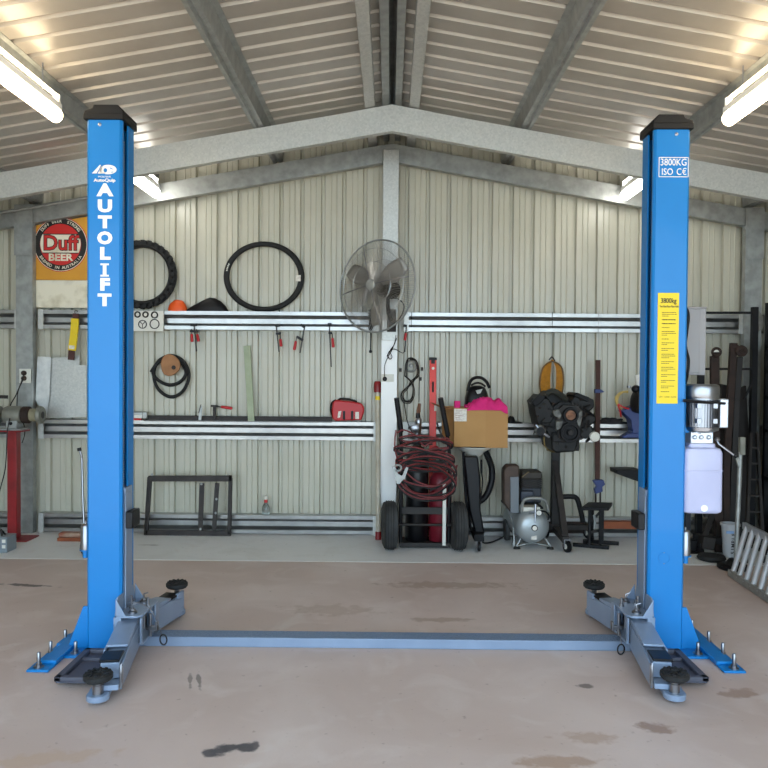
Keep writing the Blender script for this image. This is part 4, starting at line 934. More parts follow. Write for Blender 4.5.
# ---- orange red beam (tall)
Yl = 6.78
p1 = at(433, 359, 6.93); p0 = V((at(432.5, 500, 6.74).x, 6.74, .012))
t = thing('spirit_level', 'tall orange-red aluminium spirit level standing upright behind the gas bottles', 'spirit level', p0)
MB().bar(p0, p1, .062, .026, up=(0, 1, 0)).build('body', M['level'], t, bevel=.004)
d = (p1-p0).normalized()
MB().bar(p1-d*.012, p1+d*.012, .07, .034, up=(0, 1, 0)).build('end_cap', M['black'], t, bevel=.003)
MB().bar(p1-d*.045, p1-d*.012, .034, .03, up=(0, 1, 0)).build('end_grip', M['black'], t)
MB().lathe([(.013, 0), (.013, .003)], p1-d*.085+V((0, -.016, 0)), (0, -1, 0), 16).build('vial', M['offw'], t)
a = p1-d*.205; MB().bar(a, a-d*.10, .022, .032, up=(0, 1, 0)).build('hand_hole', M['black'], t, bevel=.008)
MB().bar(p1-d*.42+V((.022, 0, 0)), p1-d*.47+V((.022, 0, 0)), .02, .032, up=(0, 1, 0)).build('side_vial', M['offw'], t)
# ---- gas bottle trolley
Yt = 6.42
x0, x1 = at(401, 500, Yt).x, at(449, 500, Yt).x
t = thing('gas_bottle_trolley', 'black steel gas bottle trolley with two rubber wheels below the red hoses', 'trolley', ((x0+x1)/2, Yt, 0))
def tb(pts, r_, nm, m=M['blk']): return MB().tube(pts, r_, 10).build(nm, m, t)
tb(spl([V((x0, Yt, .04)), at(401, 470, Yt), at(401, 440, Yt), at(397, 399, Yt-.06)]), .016, 'side_rail'); tb(spl([V((x1, Yt, .04)), at(449.5, 470, Yt), at(448, 440, Yt), at(441, 399, Yt-.06)]), .016, 'side_rail')
for (xa, ya, xb, yb) in ((401, 432, 396.5, 398), (448, 436, 440.5, 398)): MB().tube([at(xa, ya, Yt-.02), at(xb, yb, Yt-.065)], .022, 10).build('hand_grip', M['black'], t)
MB().box(x0, x1, Yt-.012, Yt+.0, at(420, 514, Yt).z, at(420, 507, Yt).z).build('cross_plate', M['dark'], t, bevel=.002)
MB().box(x0, x1, Yt-.01, Yt+.0, at(420, 466, Yt).z, at(420, 460, Yt).z).build('cross_plate', M['dark'], t, bevel=.002)
zc_ = at(425, 523, Yt).z
MB().cyl((at(390, 523, Yt).x, Yt-.02, .2), (at(458, 523, Yt).x, Yt-.02, .2), .011, 10).build('axle', M['dark'], t)
MB().box(x0-.01, x1+.01, Yt, Yt+.30, .012, .03).box(x0-.01, x1+.01, Yt-.03, Yt, .012, .05).build('base_plate', M['dark'], t, bevel=.002)
for (px_, yy) in ((389.7, 523), (458, 524)):
    c = at(px_, yy, Yt-.04); c.z = .20
    w_ = .060
    wh = MB().lathe([(.11, -w_*.8), (.16, -w_), (.19, -w_*.8), (.2, -w_*.3), (.2, w_*.3), (.19, w_*.8), (.16, w_), (.11, w_*.8), (.10, w_*.6), (.10, -w_*.6)], c, (1, .10, 0), 36).build('wheel', M['tyreg'], t)
    mb = MB()
    for dx in (-.03, -.01, .012, .032): mb.tube([c+V((dx, 0, 0))+V((0, math.cos(a), math.sin(a)))*.2002 for a in [2*PI*k/36 for k in range(36)]], .0035, 5, closed=True)
    mb.build('tread', M['rubber'], wh)
    MB().lathe([(.10, -.03), (.09, -.035), (.03, -.05), (.03, .05), (.09, .035), (.10, .03)], c, (1, .10, 0), 24).build('wheel_hub', M['dark'], wh)
a = at(442.3, 543, Yt-.03); b = at(446.3, 484, Yt-.03)
MB().box(a.x, b.x, Yt-.035, Yt-.012, .03, b.z).build('white_strip', M['offw'], t, bevel=.002)
# cylinders
Yc = 6.58
def gasbottle(px0, px1, ptop, m, name, label):
    a = at(px0, 480, Yc-.11).x; b = at(px1, 480, Yc-.11).x; r_ = (b-a)/2; zt = at(px0, ptop, Yc).z; c = V(((a+b)/2, Yc, .032))
    t = thing(name, label, 'gas bottle', c); h = zt-.032
    MB().lathe([(r_*.9, 0), (r_, .015), (r_, h-.16), (r_*.92, h-.10), (r_*.65, h-.05), (r_*.35, h-.02), (r_*.32, h)], c, (0, 0, 1), 32).build('shell', m, t)
    return t, c+V((0, 0, h)), r_
t1, top1, rr = gasbottle(405.5, 429, 443, M['blkcyl'], 'gas_bottle', 'tall black gas bottle standing on the trolley behind the hoses')
MB().lathe([(.02, 0), (.03, .01), (.03, .05), (.018, .06), (.018, .09)], top1, (0, 0, 1), 14).build('valve', M['chrome'], t1)
MB().cyl(top1+V((-.06, 0, .05)), top1+V((.05, 0, .05)), .016, 10).build('valve_outlet', M['chrome'], t1)
g = top1+V((0, -.03, .11)); MB().lathe([(.03, 0), (.038, .006), (.038, .022), (.02, .03)], g+V((-.02, 0, .02)), (0, -1, 0), 18).lathe([(.022, 0), (.026, .01), (.026, .07), (.018, .08)], top1+V((0, 0, .09)), (0, 0, 1), 16).build('regulator', M['chrome'], t1)
t2, top2, rr = gasbottle(430, 453, 467, M['maroon'], 'gas_bottle', 'shorter maroon gas bottle standing on the trolley beside the white strip')
MB().lathe([(.02, 0), (.026, .01), (.026, .04), (.016, .05), (.016, .08)], top2, (0, 0, 1), 14).build('valve', M['chrome'], t2)
MB().lathe([(.03, 0), (.038, .006), (.038, .022), (.02, .03)], top2+V((.0, -.03, .11)), (0, -1, 0), 18).cyl(top2+V((-.06, 0, .09)), top2+V((.06, 0, .09)), .02, 12).build('regulator', M['black'], t2)
MB().lathe([(.03, 0), (.038, .006), (.038, .022), (.02, .03)], top2+V((-.05, -.03, .15)), (0, -1, 0), 18).build('gauge', M['red'], t2)
# wire brush standing by the regulators
t = thing('torch_handle', 'brown wooden handled tool hanging above the black gas bottle', 'torch', at(419, 436, 6.62))
MB().tube([at(419.5, 403.5, 6.62), at(418.5, 411, 6.62), at(418, 414, 6.62)], [.013, .019, .014], 10).build('handle', mat('wood_handle', '#6a4026', .6), t)
MB().tube([at(418, 413, 6.62), at(418, 418, 6.62)], [.018, .022], 10).build('collar', M['black'], t)
MB().tube([at(418.5, 418, 6.62), at(418.5, 420, 6.62), at(418.5, 424, 6.62), at(418.6, 435, 6.62)], [.02, .03, .026, .02], 12).build('head', M['chrome'], t)
# hoses
random.seed(4)
t = thing('welding_hose', 'long red and black twin welding hose looped over the gas bottle trolley', 'hose', (at(425, 500, 6.36).x, 6.36, at(425, 525, 6.36).z))
loops = [(424, 438, 25, 6, .5), (425, 444, 28, 9, -1.4), (424, 449, 29, 7, 1.2), (423, 459, 28, 13, -.3), (427, 462, 29, 8, 1.1), (425, 472, 30, 18, .4), (428, 470, 26, 30, -.3), (426, 482, 29, 22, .8)]
def loop_pts(dz, dy):
    out = []
    for i, (cx, cy, rx, ry, ph) in enumerate(loops):
        for k in range(14):
            a = 2*PI*k/14+1.2; f = k/14
            nx = loops[min(i+1, len(loops)-1)]
            X_ = cx+(nx[0]-cx)*f+rx*math.cos(a)+.8*math.sin(3*a+i); Yp_ = cy+(nx[1]-cy)*f+ry*math.sin(a)*.8+ph*3.2*math.cos(a)+.7*math.cos(2*a+i)
            depth = 6.372-.012*(i % 3)+dy+(.0 if math.sin(a) > 0 else -.045)
            p = at(X_, Yp_, depth); p.z += dz; out.append(p)
    return spl(out, 3)
MB().tube(loop_pts(0, 0), .0068, 7).build('red_hose', M['hosered'], t)
MB().tube(loop_pts(-.015, -.002), .0068, 7).build('black_hose', M['rubber'], t)
for (pts, m, nm) in (([(396, 430), (395, 448), (401, 466), (415, 480), (432, 486), (447, 482), (454, 474), (457, 465)], 'hosered', 'red_hose'),
                ([(396, 462), (398, 478), (408, 490), (425, 497), (444, 496), (455, 488), (456, 474)], 'hosered', 'red_hose'),
                ([(396, 464), (397, 480), (408, 492), (425, 495.5), (444, 494), (454, 486), (455, 474)], 'rubber', 'black_hose'),
                ([(397, 433), (404, 430), (416, 436), (424, 446), (430, 443), (444, 438), (450, 440)], 'hosered', 'red_hose'),
                ([(430, 491), (440, 485), (448, 478), (452, 470)], 'rubber', 'black_hose'),
                ([(437, 423), (440, 432), (444, 438)], 'rubber', 'black_hose')):
    MB().tube(spl([at(x, y, 6.335) for x, y in pts], 6), .007, 7).build(nm, M[m], t)
# torch/hook of grey plate on the trolley
t = thing('cable_hanger', 'grey forked cutting torch hook hanging on the side of the trolley', 'hook', at(398, 484, 6.29))
mb = MB()
mb.tube([at(398+3.2*math.cos(a), 468+3*math.sin(a), 6.29) for a in [-2.6+k*.45 for k in range(12)]], .009, 8)
q = [(392, 467), (395, 466), (398, 474), (402, 476), (406, 467), (408.5, 468), (405, 478), (401, 482), (399.5, 484), (396.5, 483.5), (395.5, 478)]
mb.prism([(at(x, y, 6.29).x, at(x, y, 6.29).z) for x, y in q], (0, 6.29, 0), (1, 0, 0), (0, 0, 1), (0, .01, 0)); mb.build('hook', M['galvd'], t)
# ---- cardboard box and what it stands on
Yb = 6.50
a = at(453.5, 447.5, Yb); b = at(508, 408.5, Yb); zt = b.z; zb_ = at(480, 447.5, Yb).z; dp = .36
t = thing('cardboard_box', 'open brown cardboard box with a white label resting on the black pump stand', 'box', ((a.x+b.x)/2, Yb+dp/2, zb_))
mb = MB(); th = .005
sk = -.075
def bpt(x, y, z): return (x+(y-Yb)/dp*sk, y, z)
def wall(xa, ya, xb, yb, m, nm):
    d = V((xb-xa, yb-ya, 0)).normalized(); n = V((-d.y, d.x, 0))*th; A, B = V(bpt(xa, ya, zb_)), V(bpt(xb, yb, zb_)); h = V((0, 0, zt-zb_))
    mb = MB(); mb.add([A, B, B+h, A+h, A+n, B+n, B+h+n, A+h+n], [(0,1,2,3),(7,6,5,4),(0,4,5,1),(1,5,6,2),(2,6,7,3),(3,7,4,0)]); return mb.build(nm, m, t)
fr = wall(a.x, Yb, b.x, Yb, M['card'], 'front_panel'); wall(b.x, Yb, b.x, Yb+dp, M['card'], 'side_panel'); wall(b.x, Yb+dp, a.x, Yb+dp, M['card'], 'back_panel'); wall(a.x, Yb+dp, a.x, Yb, M['card'], 'side_panel')
mb = MB(); q = [bpt(a.x, Yb, zb_), bpt(b.x, Yb, zb_), bpt(b.x, Yb+dp, zb_), bpt(a.x, Yb+dp, zb_)]; mb.add([V(p) for p in q]+[V(p)+V((0, 0, th)) for p in q], [(3,2,1,0),(4,5,6,7),(0,1,5,4),(1,2,6,5),(2,3,7,6),(3,0,4,7)]); mb.build('bottom_panel', M['cardd'], t)
A = V(bpt(a.x, Yb+dp, zt)); B = V(bpt(a.x, Yb, zt)); mb = MB(); mb.add([A, B, B+V((-.10, 0, .0)), A+V((-.10, 0, .03)), A-V((0, 0, th)), B-V((0, 0, th)), B+V((-.10, 0, -th)), A+V((-.10, 0, .03-th))], [(0,1,2,3),(7,6,5,4),(0,4,5,1),(1,5,6,2),(2,6,7,3),(3,7,4,0)]); mb.build('flap', M['cardd'], t)
l0 = at(454, 421.3, Yb-.002); l1 = at(466.8, 409, Yb-.002); lb = MB().box(l0.x, l1.x, Yb-.002, Yb, l0.z, l1.z).build('shipping_label', M['paper'], t)
mb = MB()
for k, w_ in enumerate((.7, .5, .8, .45, .75)): mb.box(l0.x+.012, l0.x+.012+.075*w_, Yb-.003, Yb-.0021, l1.z-.018-k*.019, l1.z-.015-k*.019)
mb.build('label_print', mat('faint_red_print', '#a87a70', .8), lb, smooth=False)
MB().box(a.x+.27, b.x, Yb-.0012, Yb, a.z, zt).build('tape_band', mat('cardboard_band', '#b0834c', .7), t)
# pink cloth: lumpy folded heap
mb = MB(); nx, ny = 44, 18; ca = at(466, 408, Yb+.05); cb = at(507, 408, Yb+.05); W_ = cb.x-ca.x
vs = []
for j in range(ny):
    for i in range(nx):
        u, v = i/(nx-1), j/(ny-1); prof = (math.sin(PI*min(1, max(0, u)))**.45)*(.42+.58*(1-abs(u-.62)**1.2*1.6))*(.75+.35*math.sin(PI*v)); 
        nz = noise.noise(V((u*5.5, v*3, 2.2)))*.035+noise.noise(V((u*14, v*7, 1)))*.014
        x = ca.x+u*W_+.012*noise.noise(V((u*6, v*5, 7))); y = Yb-.012+v*.26
        z = zt+.0+(.080*prof+nz*1.25)*(1 if v > .0 else 1)*min(1, .55+v*3)
        if j == 0: z = zt-.0-.018-.03*max(0, math.sin(u*9-1.2))*(u > .5); y = Yb-.016
        vs.append((x, y, z))
mb.add(vs, [[j*nx+i, j*nx+i+1, (j+1)*nx+i+1, (j+1)*nx+i] for j in range(ny-1) for i in range(nx-1)])
o = mb.build('pink_cloth', M['pink']); so_ = o.modifiers.new('gauge', 'SOLIDIFY'); so_.thickness = .006; ss = o.modifiers.new('sub', 'SUBSURF'); ss.levels = 1; ss.render_levels = 2
tag(o, 'crumpled bright pink cloth lying over the top of the cardboard box', 'cloth')
a2 = at(454.3, 408, Yb+.06); b2 = at(460.3, 401, Yb+.06); single(MB().box(a2.x, b2.x, Yb+.05, Yb+.1, zt-.07, b2.z), 'pink_carton', M['pink'], 'small pink carton standing in the corner of the cardboard box', 'carton', bevel=.004)
# black welding mask / helmet in the box
c = at(478, 396, Yb+.26)
t = thing('welding_helmet', 'black welding helmet with a pale badge standing behind the pink cloth', 'welding helmet', V((c.x, c.y, zt-.02)))
mb = MB(); rings = []
for (z, w_, d_) in ((zt-.1, .10, .09), (zt-.0, .105, .10), (zt+.08, .10, .10), (at(0, 388, Yb+.26).z, .085, .085), (at(0, 383.5, Yb+.26).z, .065, .06), (at(0, 382, Yb+.26).z, .03, .03)):
    rings.append([V((c.x-.01+x, c.y+y, z)) for x, y in rrect(w_, d_, min(w_, d_)*.55, 5)])
loft(mb, rings); mb.build('shell', M['black'], t)
hp = [at(467.8, 391, Yb+.22), at(470, 382, Yb+.22), at(474.5, 378, Yb+.22), at(481, 377.8, Yb+.22), at(486.5, 382, Yb+.22), at(489.5, 388, Yb+.22)]
MB().tube(spl(hp), [.014]*41, 8).build('headband', M['black'], t)
MB().tube(spl([at(471, 385.5, Yb+.2), at(476, 383, Yb+.2), at(481, 383.5, Yb+.2), at(485.5, 386.5, Yb+.2)]), .009, 8).build('headband', M['dark'], t)
q = [at(x, y, Yb+.154) for x, y in ((475.5, 390.5), (482.5, 389), (480.5, 393.3), (477.5, 394))]; MB().prism([(p.x, p.z) for p in q], (0, Yb+.15, 0), (1, 0, 0), (0, 0, 1), (0, .01, 0)).build('badge', mat('pale_badge', '#a5aaa5', .5), t)
# black lever column that carries the box
t = thing('pump_stand', 'black wheeled stand with a white bowl top beneath the cardboard box', 'stand', (at(470, 548, 6.45).x, 6.45, 0))
zt0 = zb_-.004
MB().lathe([(.03, 0), (.04, .02), (.13, .085), (.16, .105), (.16, .11)], (at(474, 455, 6.66).x, 6.66, zt0-.112), (0, 0, 1), 28).build('white_bowl', M['offw'], t)
P = [at(463, 455, 6.5), at(477, 455, 6.5), at(480, 480, 6.48), at(480.5, 510, 6.45), at(485, 535, 6.42), at(476, 537, 6.42), at(469, 510, 6.45)]
mb = MB(); mb.prism([(p.x, p.z) for p in P], (0, 6.42, 0), (1, 0, 0), (0, 0, 1), (0, .08, 0)); mb.build('upright', M['black'], t, bevel=.015)
MB().tube([at(463.5, 452, 6.47), at(464, 470, 6.47), at(466, 500, 6.47), at(471, 530, 6.47)], .012, 8).build('rear_strut', M['blk'], t)
e = at(478.5, 537, 6.36); MB().box(e.x-.04, e.x+.04, 6.30, 6.6, .085, .145).build('foot_tube', M['blk'], t, bevel=.003)
c_ = V((e.x, 6.32, .04)); MB().lathe([(.034, -.012), (.04, -.008), (.04, .008), (.034, .012)], c_, (1, 0, 0), 20).build('caster', M['black'], t)
MB().box(e.x-.02, e.x-.016, 6.30, 6.34, .03, .086).box(e.x+.016, e.x+.02, 6.30, 6.34, .03, .086).build('caster_fork', M['chrome'], t)
c_ = V((at(465, 545, 6.6).x, 6.56, .04)); MB().lathe([(.034, -.012), (.04, -.008), (.04, .008), (.034, .012)], c_, (1, 0, 0), 20).box(c_.x-.03, e.x, 6.54, 6.58, .09, .12).build('rear_caster', M['black'], t)
mb = MB()
for k in range(6): mb.cyl(at(480.5, 461+k*2.2, 6.46), at(482.3, 461+k*2.2, 6.46), .012, 8)
mb.build('knurled_grip', M['black'], t)
MB().tube(spl([at(481, 470, 6.44), at(482.5, 482, 6.44), at(480.5, 500, 6.44)]), .006, 6).build('cable', M['black'], t)
t = thing('vacuum_hose', 'thick black ribbed hose curving down beneath the right end of the cardboard box', 'hose', at(482, 505, 6.62))
hp = spl([at(484, 449, 6.62), at(488.5, 458, 6.62), at(492, 470, 6.62), at(491, 484, 6.62), at(485, 497, 6.62), at(474, 504.5, 6.62)], 14)
MB().tube(hp, [.026+.003*(i % 2) for i in range(len(hp))], 12).build('hose', M['black'], t)
t = thing('floor_lead', 'thin black electrical lead curling on the floor beside the compressor', 'lead', floor_at(490, 541))
MB().tube(spl([floor_at(x, y, .008) for x, y in ((480, 541), (485, 543), (492, 542), (499, 539), (503, 536.5))]), .007, 6).build('lead', M['black'], t)
# ---- things lying on the middle beam to the right
zb = GT[1]
c = at(513, 420, 6.93); t = thing('black_hat', 'small dark cap lying on the middle beam between the cardboard box and the engine', 'cap', (c.x, 6.93, zb))
MB().ell((c.x-.02, 6.935, zb), .045, .045, .065, 20, 10, z0=0, lump=.15).build('crown', M['black'], t); MB().ell((c.x+.03, 6.92, zb), .06, .045, .018, 20, 6, z0=0).build('brim', M['black'], t)
c = at(612, 420, 6.93); single(MB().ell((c.x, 6.935, zb), .13, .045, .05, 24, 8, z0=0, lump=.5, ls=9), 'dark_rag', mat('dark_cloth', '#1f1f21', .9, 0, '#2a292b', 20), 'dark rag lying along the middle beam to the side of the rusty sash clamp', 'rag')
# ---- amber cord bundle hanging above the engine
t = thing('rope_coil', 'hanging bundle of amber extension cord above the engine', 'rope', at(553, 398, 6.9))
random.seed(9)
for k in range(7):
    w_ = 4.0+k*1.05; x_ = 553.3-.45*k
    pts = [at(x_-w_*.6-k*.5, 398-k*.6, 6.93-.01*k), at(x_-w_*.95-k*.2, 384, 6.93-.01*k), at(x_-w_*.75, 368, 6.93-.01*k), at(552, 360+.25*k, 6.93-.01*k), at(x_+w_*.75+k*.5, 367, 6.93-.01*k), at(x_+w_*.9+k*.6, 382, 6.93-.01*k), at(x_+w_*.5+k, 398-k*.4, 6.93-.01*k)]
    MB().tube(spl(pts, 6), .0075, 6).build('cord_loop', M['rope'] if k != 6 else mat('brown_cord', '#6b5130', .7), t)
MB().tube([at(552.3, 312, 6.885), at(552.2, 345, 6.93), at(552, 362, 6.86)], .003, 5).build('hanging_wire', M['dark'], t)
MB().tube(spl([at(549, 360, 6.87), at(552, 357, 6.87), at(555, 361, 6.87)]), .006, 6).build('hook', M['dark'], t)
# ---- rusty sash clamp with blue jaws
t = thing('sash_clamp', 'tall rusty sash clamp with dark blue jaws hanging from a wire on the wall', 'sash clamp', at(598, 500, 6.9))
MB().bar(at(598, 360, 6.86), at(597.3, 480, 6.86), .042, .014, up=(0, 1, 0)).build('bar', mat('rust_brown_bar', '#4d2c22', .7, .2, '#3d241d', 10), t)
mb = MB(); q = [(592.3, 480.5), (594.5, 479.5), (602.5, 479.5), (604.5, 484), (601.5, 486.5), (602, 491), (595, 493.5), (593.8, 489), (596, 486)]
mb.prism([(at(x, y, 6.85).x, at(x, y, 6.85).z) for x, y in q], (0, 6.82, 0), (1, 0, 0), (0, 0, 1), (0, .05, 0)); mb.build('jaw', M['bluep'], t, bevel=.004)
for x in (595.7, 600.3): MB().cyl(at(x, 491, 6.845), at(x, 503, 6.845), .008, 8).build('screw', M['rust'], t)
MB().cyl(at(600, 503, 6.845), at(608, 503.5, 6.845), .005, 8).build('tommy_bar', M['rust'], t)
mb = MB(); q = [(594.8, 389), (601, 389.5), (604.5, 392), (600, 393), (594.8, 393)]; mb.prism([(at(x, y, 6.85).x, at(x, y, 6.85).z) for x, y in q], (0, 6.84, 0), (1, 0, 0), (0, 0, 1), (0, .04, 0)); mb.build('sliding_jaw', M['bluep'], t, bevel=.003)
MB().tube([at(598.8, 312, 6.885), at(598.5, 361, 6.862)], .0022, 5).build('wire', M['galvd'], t)
# ---- engine on its stand
Ye = 6.40
c = at(567, 425, Ye)
E = thing('car_engine', 'black and grimy V-shaped car engine bolted to a floor stand', 'engine', c+V((0, .25, -.3)))
k_ = Ye/768
def ep(x, y, Y=Ye): return at(x, y, Y)
blk = M['eng'] = mat('grimy_black_iron', '#0d0d0e', .6, .2, '#1a1918', 16, .15)
egr = mat('grimy_alloy', '#77766f', .5, .4, '#3c3b38', 24)
def ppoly(pts, Y, th, nm, m, par=E, bevel=.006):
    q = [at(x, y, Y) for x, y in pts]; return MB().prism([(p.x, p.z) for p in q], (0, Y, 0), (1, 0, 0), (0, 0, 1), (0, th, 0)).build(nm, m, par, bevel=bevel)
ppoly([(548, 410), (560, 402), (576, 402), (588, 410), (590, 430), (582, 440), (552, 440), (545, 428)], Ye+.03, .5, 'engine_block', blk)
def rocker(pts, nm):
    o = ppoly(pts, Ye+.02, .30, nm, blk, bevel=.01); return o
ra = rocker([(533.5, 402), (540, 397), (549, 399), (557, 413), (547, 430), (538, 426), (535, 412)], 'cylinder_head')
rb = rocker([(570, 402), (577.5, 393.5), (594, 399.5), (594.5, 407), (584, 417), (575, 414)], 'cylinder_head')
for k in range(5):
    y0_ = Ye+.04+.085*k
    MB().cyl(at(534, 399+k*.2, y0_), at(531, 404, y0_), .018, 8).build('spark_lead_boot', M['black'], ra)
ppoly([(573, 395.5), (577, 392.5), (590, 397.5), (588, 402)], Ye-.01, .3, 'rocker_cover', M['blk'], rb)
mb = MB()
for k in range(4): mb.box(ep(577+k*3.2, 0).x, ep(578.2+k*3.2, 0).x, Ye-.014, Ye-.006, ep(0, 400.2+k*1.1).z, ep(0, 396.8+k*1.1).z)
mb.build('cover_rib', M['dark'], rb)
ppoly([(532, 402), (539, 394.5), (546, 396), (542, 402), (535, 407)], Ye-.01, .26, 'rocker_cover', M['blk'], ra)
ppoly([(545, 397), (551, 391.5), (563, 393), (570, 398), (566, 406), (552, 404)], Ye+.08, .36, 'intake_manifold', blk)
MB().tube(spl([ep(546, 394, Ye+.02), ep(553, 391, Ye), ep(560, 395, Ye), ep(566, 400, Ye+.02)]), .024, 8).build('intake_pipe', mat('dark_olive_plastic', '#23241d', .6), E)
ppoly([(550.5, 432), (577.5, 432), (577.8, 446), (575, 452), (556, 453), (552, 449)], Ye+.02, .44, 'oil_pan', blk, bevel=.015)
ppoly([(553, 434), (575, 434), (575, 442), (553, 442)], Ye+.0, .03, 'timing_cover', blk)
ppoly([(556, 412), (563, 405), (578, 405), (584, 412), (580, 436), (558, 438)], Ye-.01, .05, 'front_cover', M['dark'])
def pulley(x, y, r_, nm, m2, mh, d=.05):
    cc = at(x, y, Ye-.01); R_ = r_*k_
    o = MB().lathe([(R_*.95, 0), (R_, .004), (R_*.9, .012), (R_, .02), (R_*.9, .028), (R_, .036), (R_*.97, .044), (R_*.72, .044), (R_*.66, .026), (R_*.35, .026), (R_*.33, .05), (R_*.1, .05)], cc, (0, -1, 0), 36).build(nm, m2, E)
    MB().lathe([(R_*.3, .05), (R_*.26, .058), (R_*.05, .058)], cc, (0, -1, 0), 20).build('pulley_hub', mh, o)
pulley(570, 415, 7.8, 'water_pump_pulley', M['blk'], mat('rust_orange_hub', '#9a6a4c', .7, 0, '#6d4632', 30)); pulley(569.5, 432.2, 10.2, 'crank_pulley', M['blk'], M['dark'])
MB().lathe([(.038, 0), (.04, .01), (.04, .03)], at(570, 415, Ye-.035), (0, -1, 0), 20).build('pump_face', mat('worn_brown_face', '#8a6048', .7, 0, '#5c3f30', 30), E)
for (pts, nm) in (([(553, 411), (559, 409), (562, 415), (560, 419), (554, 416)], 'alloy_bracket'), ([(556, 421), (563, 421), (562, 428), (556, 431)], 'alloy_bracket'), ([(576, 415), (582, 410), (583, 417), (580, 428), (577, 424)], 'alloy_bracket')):
    ppoly(pts, Ye-.03, .06, nm, egr)
al = at(542, 431, Ye-.02); MB().lathe([(.02, 0), (.042, .01), (.046, .02), (.046, .09), (.035, .1)], al+V((0, .06, 0)), (-.25, -1, .1), 24).build('alternator', egr, E)
MB().lathe([(.03, 0), (.035, .004), (.035, .03), (.012, .032), (.012, .045)], al+V((-.02, -.05, 0)), (-.25, -1, .1), 20).build('alternator_pulley', M['blk'], E)
MB().tube([at(536, 425, Ye-.04), at(541, 432, Ye-.06), at(549, 437, Ye-.04)], .012, 8).build('alternator_bracket', M['chrome'], E)
fl = at(595.2, 436.8, Ye-.03); MB().lathe([(.01, -.06), (.04, -.055), (.041, 0), (.038, .004), (.01, .005)], fl, (.1, -1, 0), 24).build('oil_filter', M['offw'], E)
ppoly([(582, 428), (592, 426), (594, 434), (586, 439), (580, 436)], Ye-.0, .12, 'filter_housing', blk); ppoly([(585, 415), (594, 413), (597, 421), (589, 427), (583, 424)], Ye+.02, .16, 'starter_motor', blk, bevel=.015)
MB().tube(spl([at(590, 438, Ye), at(587, 441, Ye-.02), at(585.5, 441, Ye-.02)]), .012, 8).build('stub_pipe', M['blk'], E)
random.seed(33)
for k in range(34):
    x, y = random.uniform(534, 590), random.uniform(399, 447)
    if (x < 548 and y > 434) or (x > 580 and y > 434): continue
    p = at(x, y, Ye+.01); MB().lathe([(.004, -.03), (.009, 0), (.009, .012), (.004, .016)], p, (random.uniform(-.4, .4), -1, random.uniform(-.4, .4)), 8).build('bolt', random.choice((egr, M['dark'], M['rust'], blk)), E)
random.seed(21)
for k in range(9):
    x, y = random.choice(((536, 408), (545, 418), (585, 412), (590, 405), (556, 400), (541, 424), (588, 420), (552, 427), (579, 404)))
    MB().tube(spl([at(x, y, Ye-.02), at(x+random.uniform(-6, 6), y+random.uniform(2, 8), Ye-.035), at(x+random.uniform(-9, 9), y+random.uniform(3, 12), Ye-.0)]), random.choice((.004, .006, .009)), 6).build('wiring', random.choice((M['black'], M['dark'], M['blk'])), E)
MB().tube(spl([at(544, 437, Ye), at(545, 446, Ye+.01), at(550, 451, Ye+.05), at(556, 452, Ye+.1)]), .006, 6).build('dipstick_tube', mat('brass_wire', '#7d6a3c', .5, .4), E)
S = thing('engine_stand', 'dark steel engine stand with caster wheels under the engine', 'engine stand', (at(556, 540, 6.8).x, 6.75, 0))
xs = at(556, 470, 6.85).x
MB().box(xs-.035, xs+.035, 6.845, 6.91, .09, at(556, 440, 6.85).z+.12).build('post', M['dark'], S, bevel=.004)
MB().box(xs-.09, xs+.2, 6.83, 6.848, at(0, 446, 6.85).z, at(0, 410, 6.85).z).build('mount_head', M['dark'], S, bevel=.004)
for xx, zz in ((-.07, .02), (.17, .02), (-.07, .2), (.17, .2)): MB().cyl((xs+xx, 6.83, at(0, 440, 6.85).z+zz), (xs+xx*.8+.02, Ye+.45, at(0, 438, 6.85).z+zz), .014, 8).build('mount_arm', M['dark'], S)
MB().bar(at(555, 462, 6.80), at(565, 537, 6.36), .05, .05, up=(0, 1, 0)).build('diagonal_brace', M['framebr'], S, bevel=.004)
MB().bar(V((xs, 6.86, .09)), V((at(566, 537, 6.30).x, 6.30, .105)), .06, .05).build('leg', M['framebr'], S, bevel=.004)
MB().bar(V((xs-.10, 6.85, .10)), V((xs+.3, 6.85, .10)), .05, .05).build('cross_foot', M['framebr'], S, bevel=.004)
for (cx_, cy_) in ((at(567.5, 543, 6.3).x, 6.31), (xs-.09, 6.85), (xs+.29, 6.85)):
    wz = MB().lathe([(.04, -.016), (.05, -.011), (.05, .011), (.04, .016)], (cx_, cy_, .05), (1, .4, 0), 24).build('caster', M['black'], S)
    MB().lathe([(.022, -.019), (.022, .019)], (cx_, cy_, .05), (1, .4, 0), 14).build('caster_hub', M['offw'], wz)
    MB().box(cx_-.028, cx_-.022, cy_-.02, cy_+.02, .04, .11).box(cx_+.02, cx_+.026, cy_-.02, cy_+.02, .04, .11).box(cx_-.028, cx_+.026, cy_-.02, cy_+.02, .104, .11).build('caster_fork', M['chrome'], S)
MB().tube(spl([at(559, 497, 6.62), at(572, 496.5, 6.6), at(577, 499, 6.6), at(580, 508, 6.6), at(583, 522, 6.6)]), .022, 10).build('handle_tube', M['blk'], S)
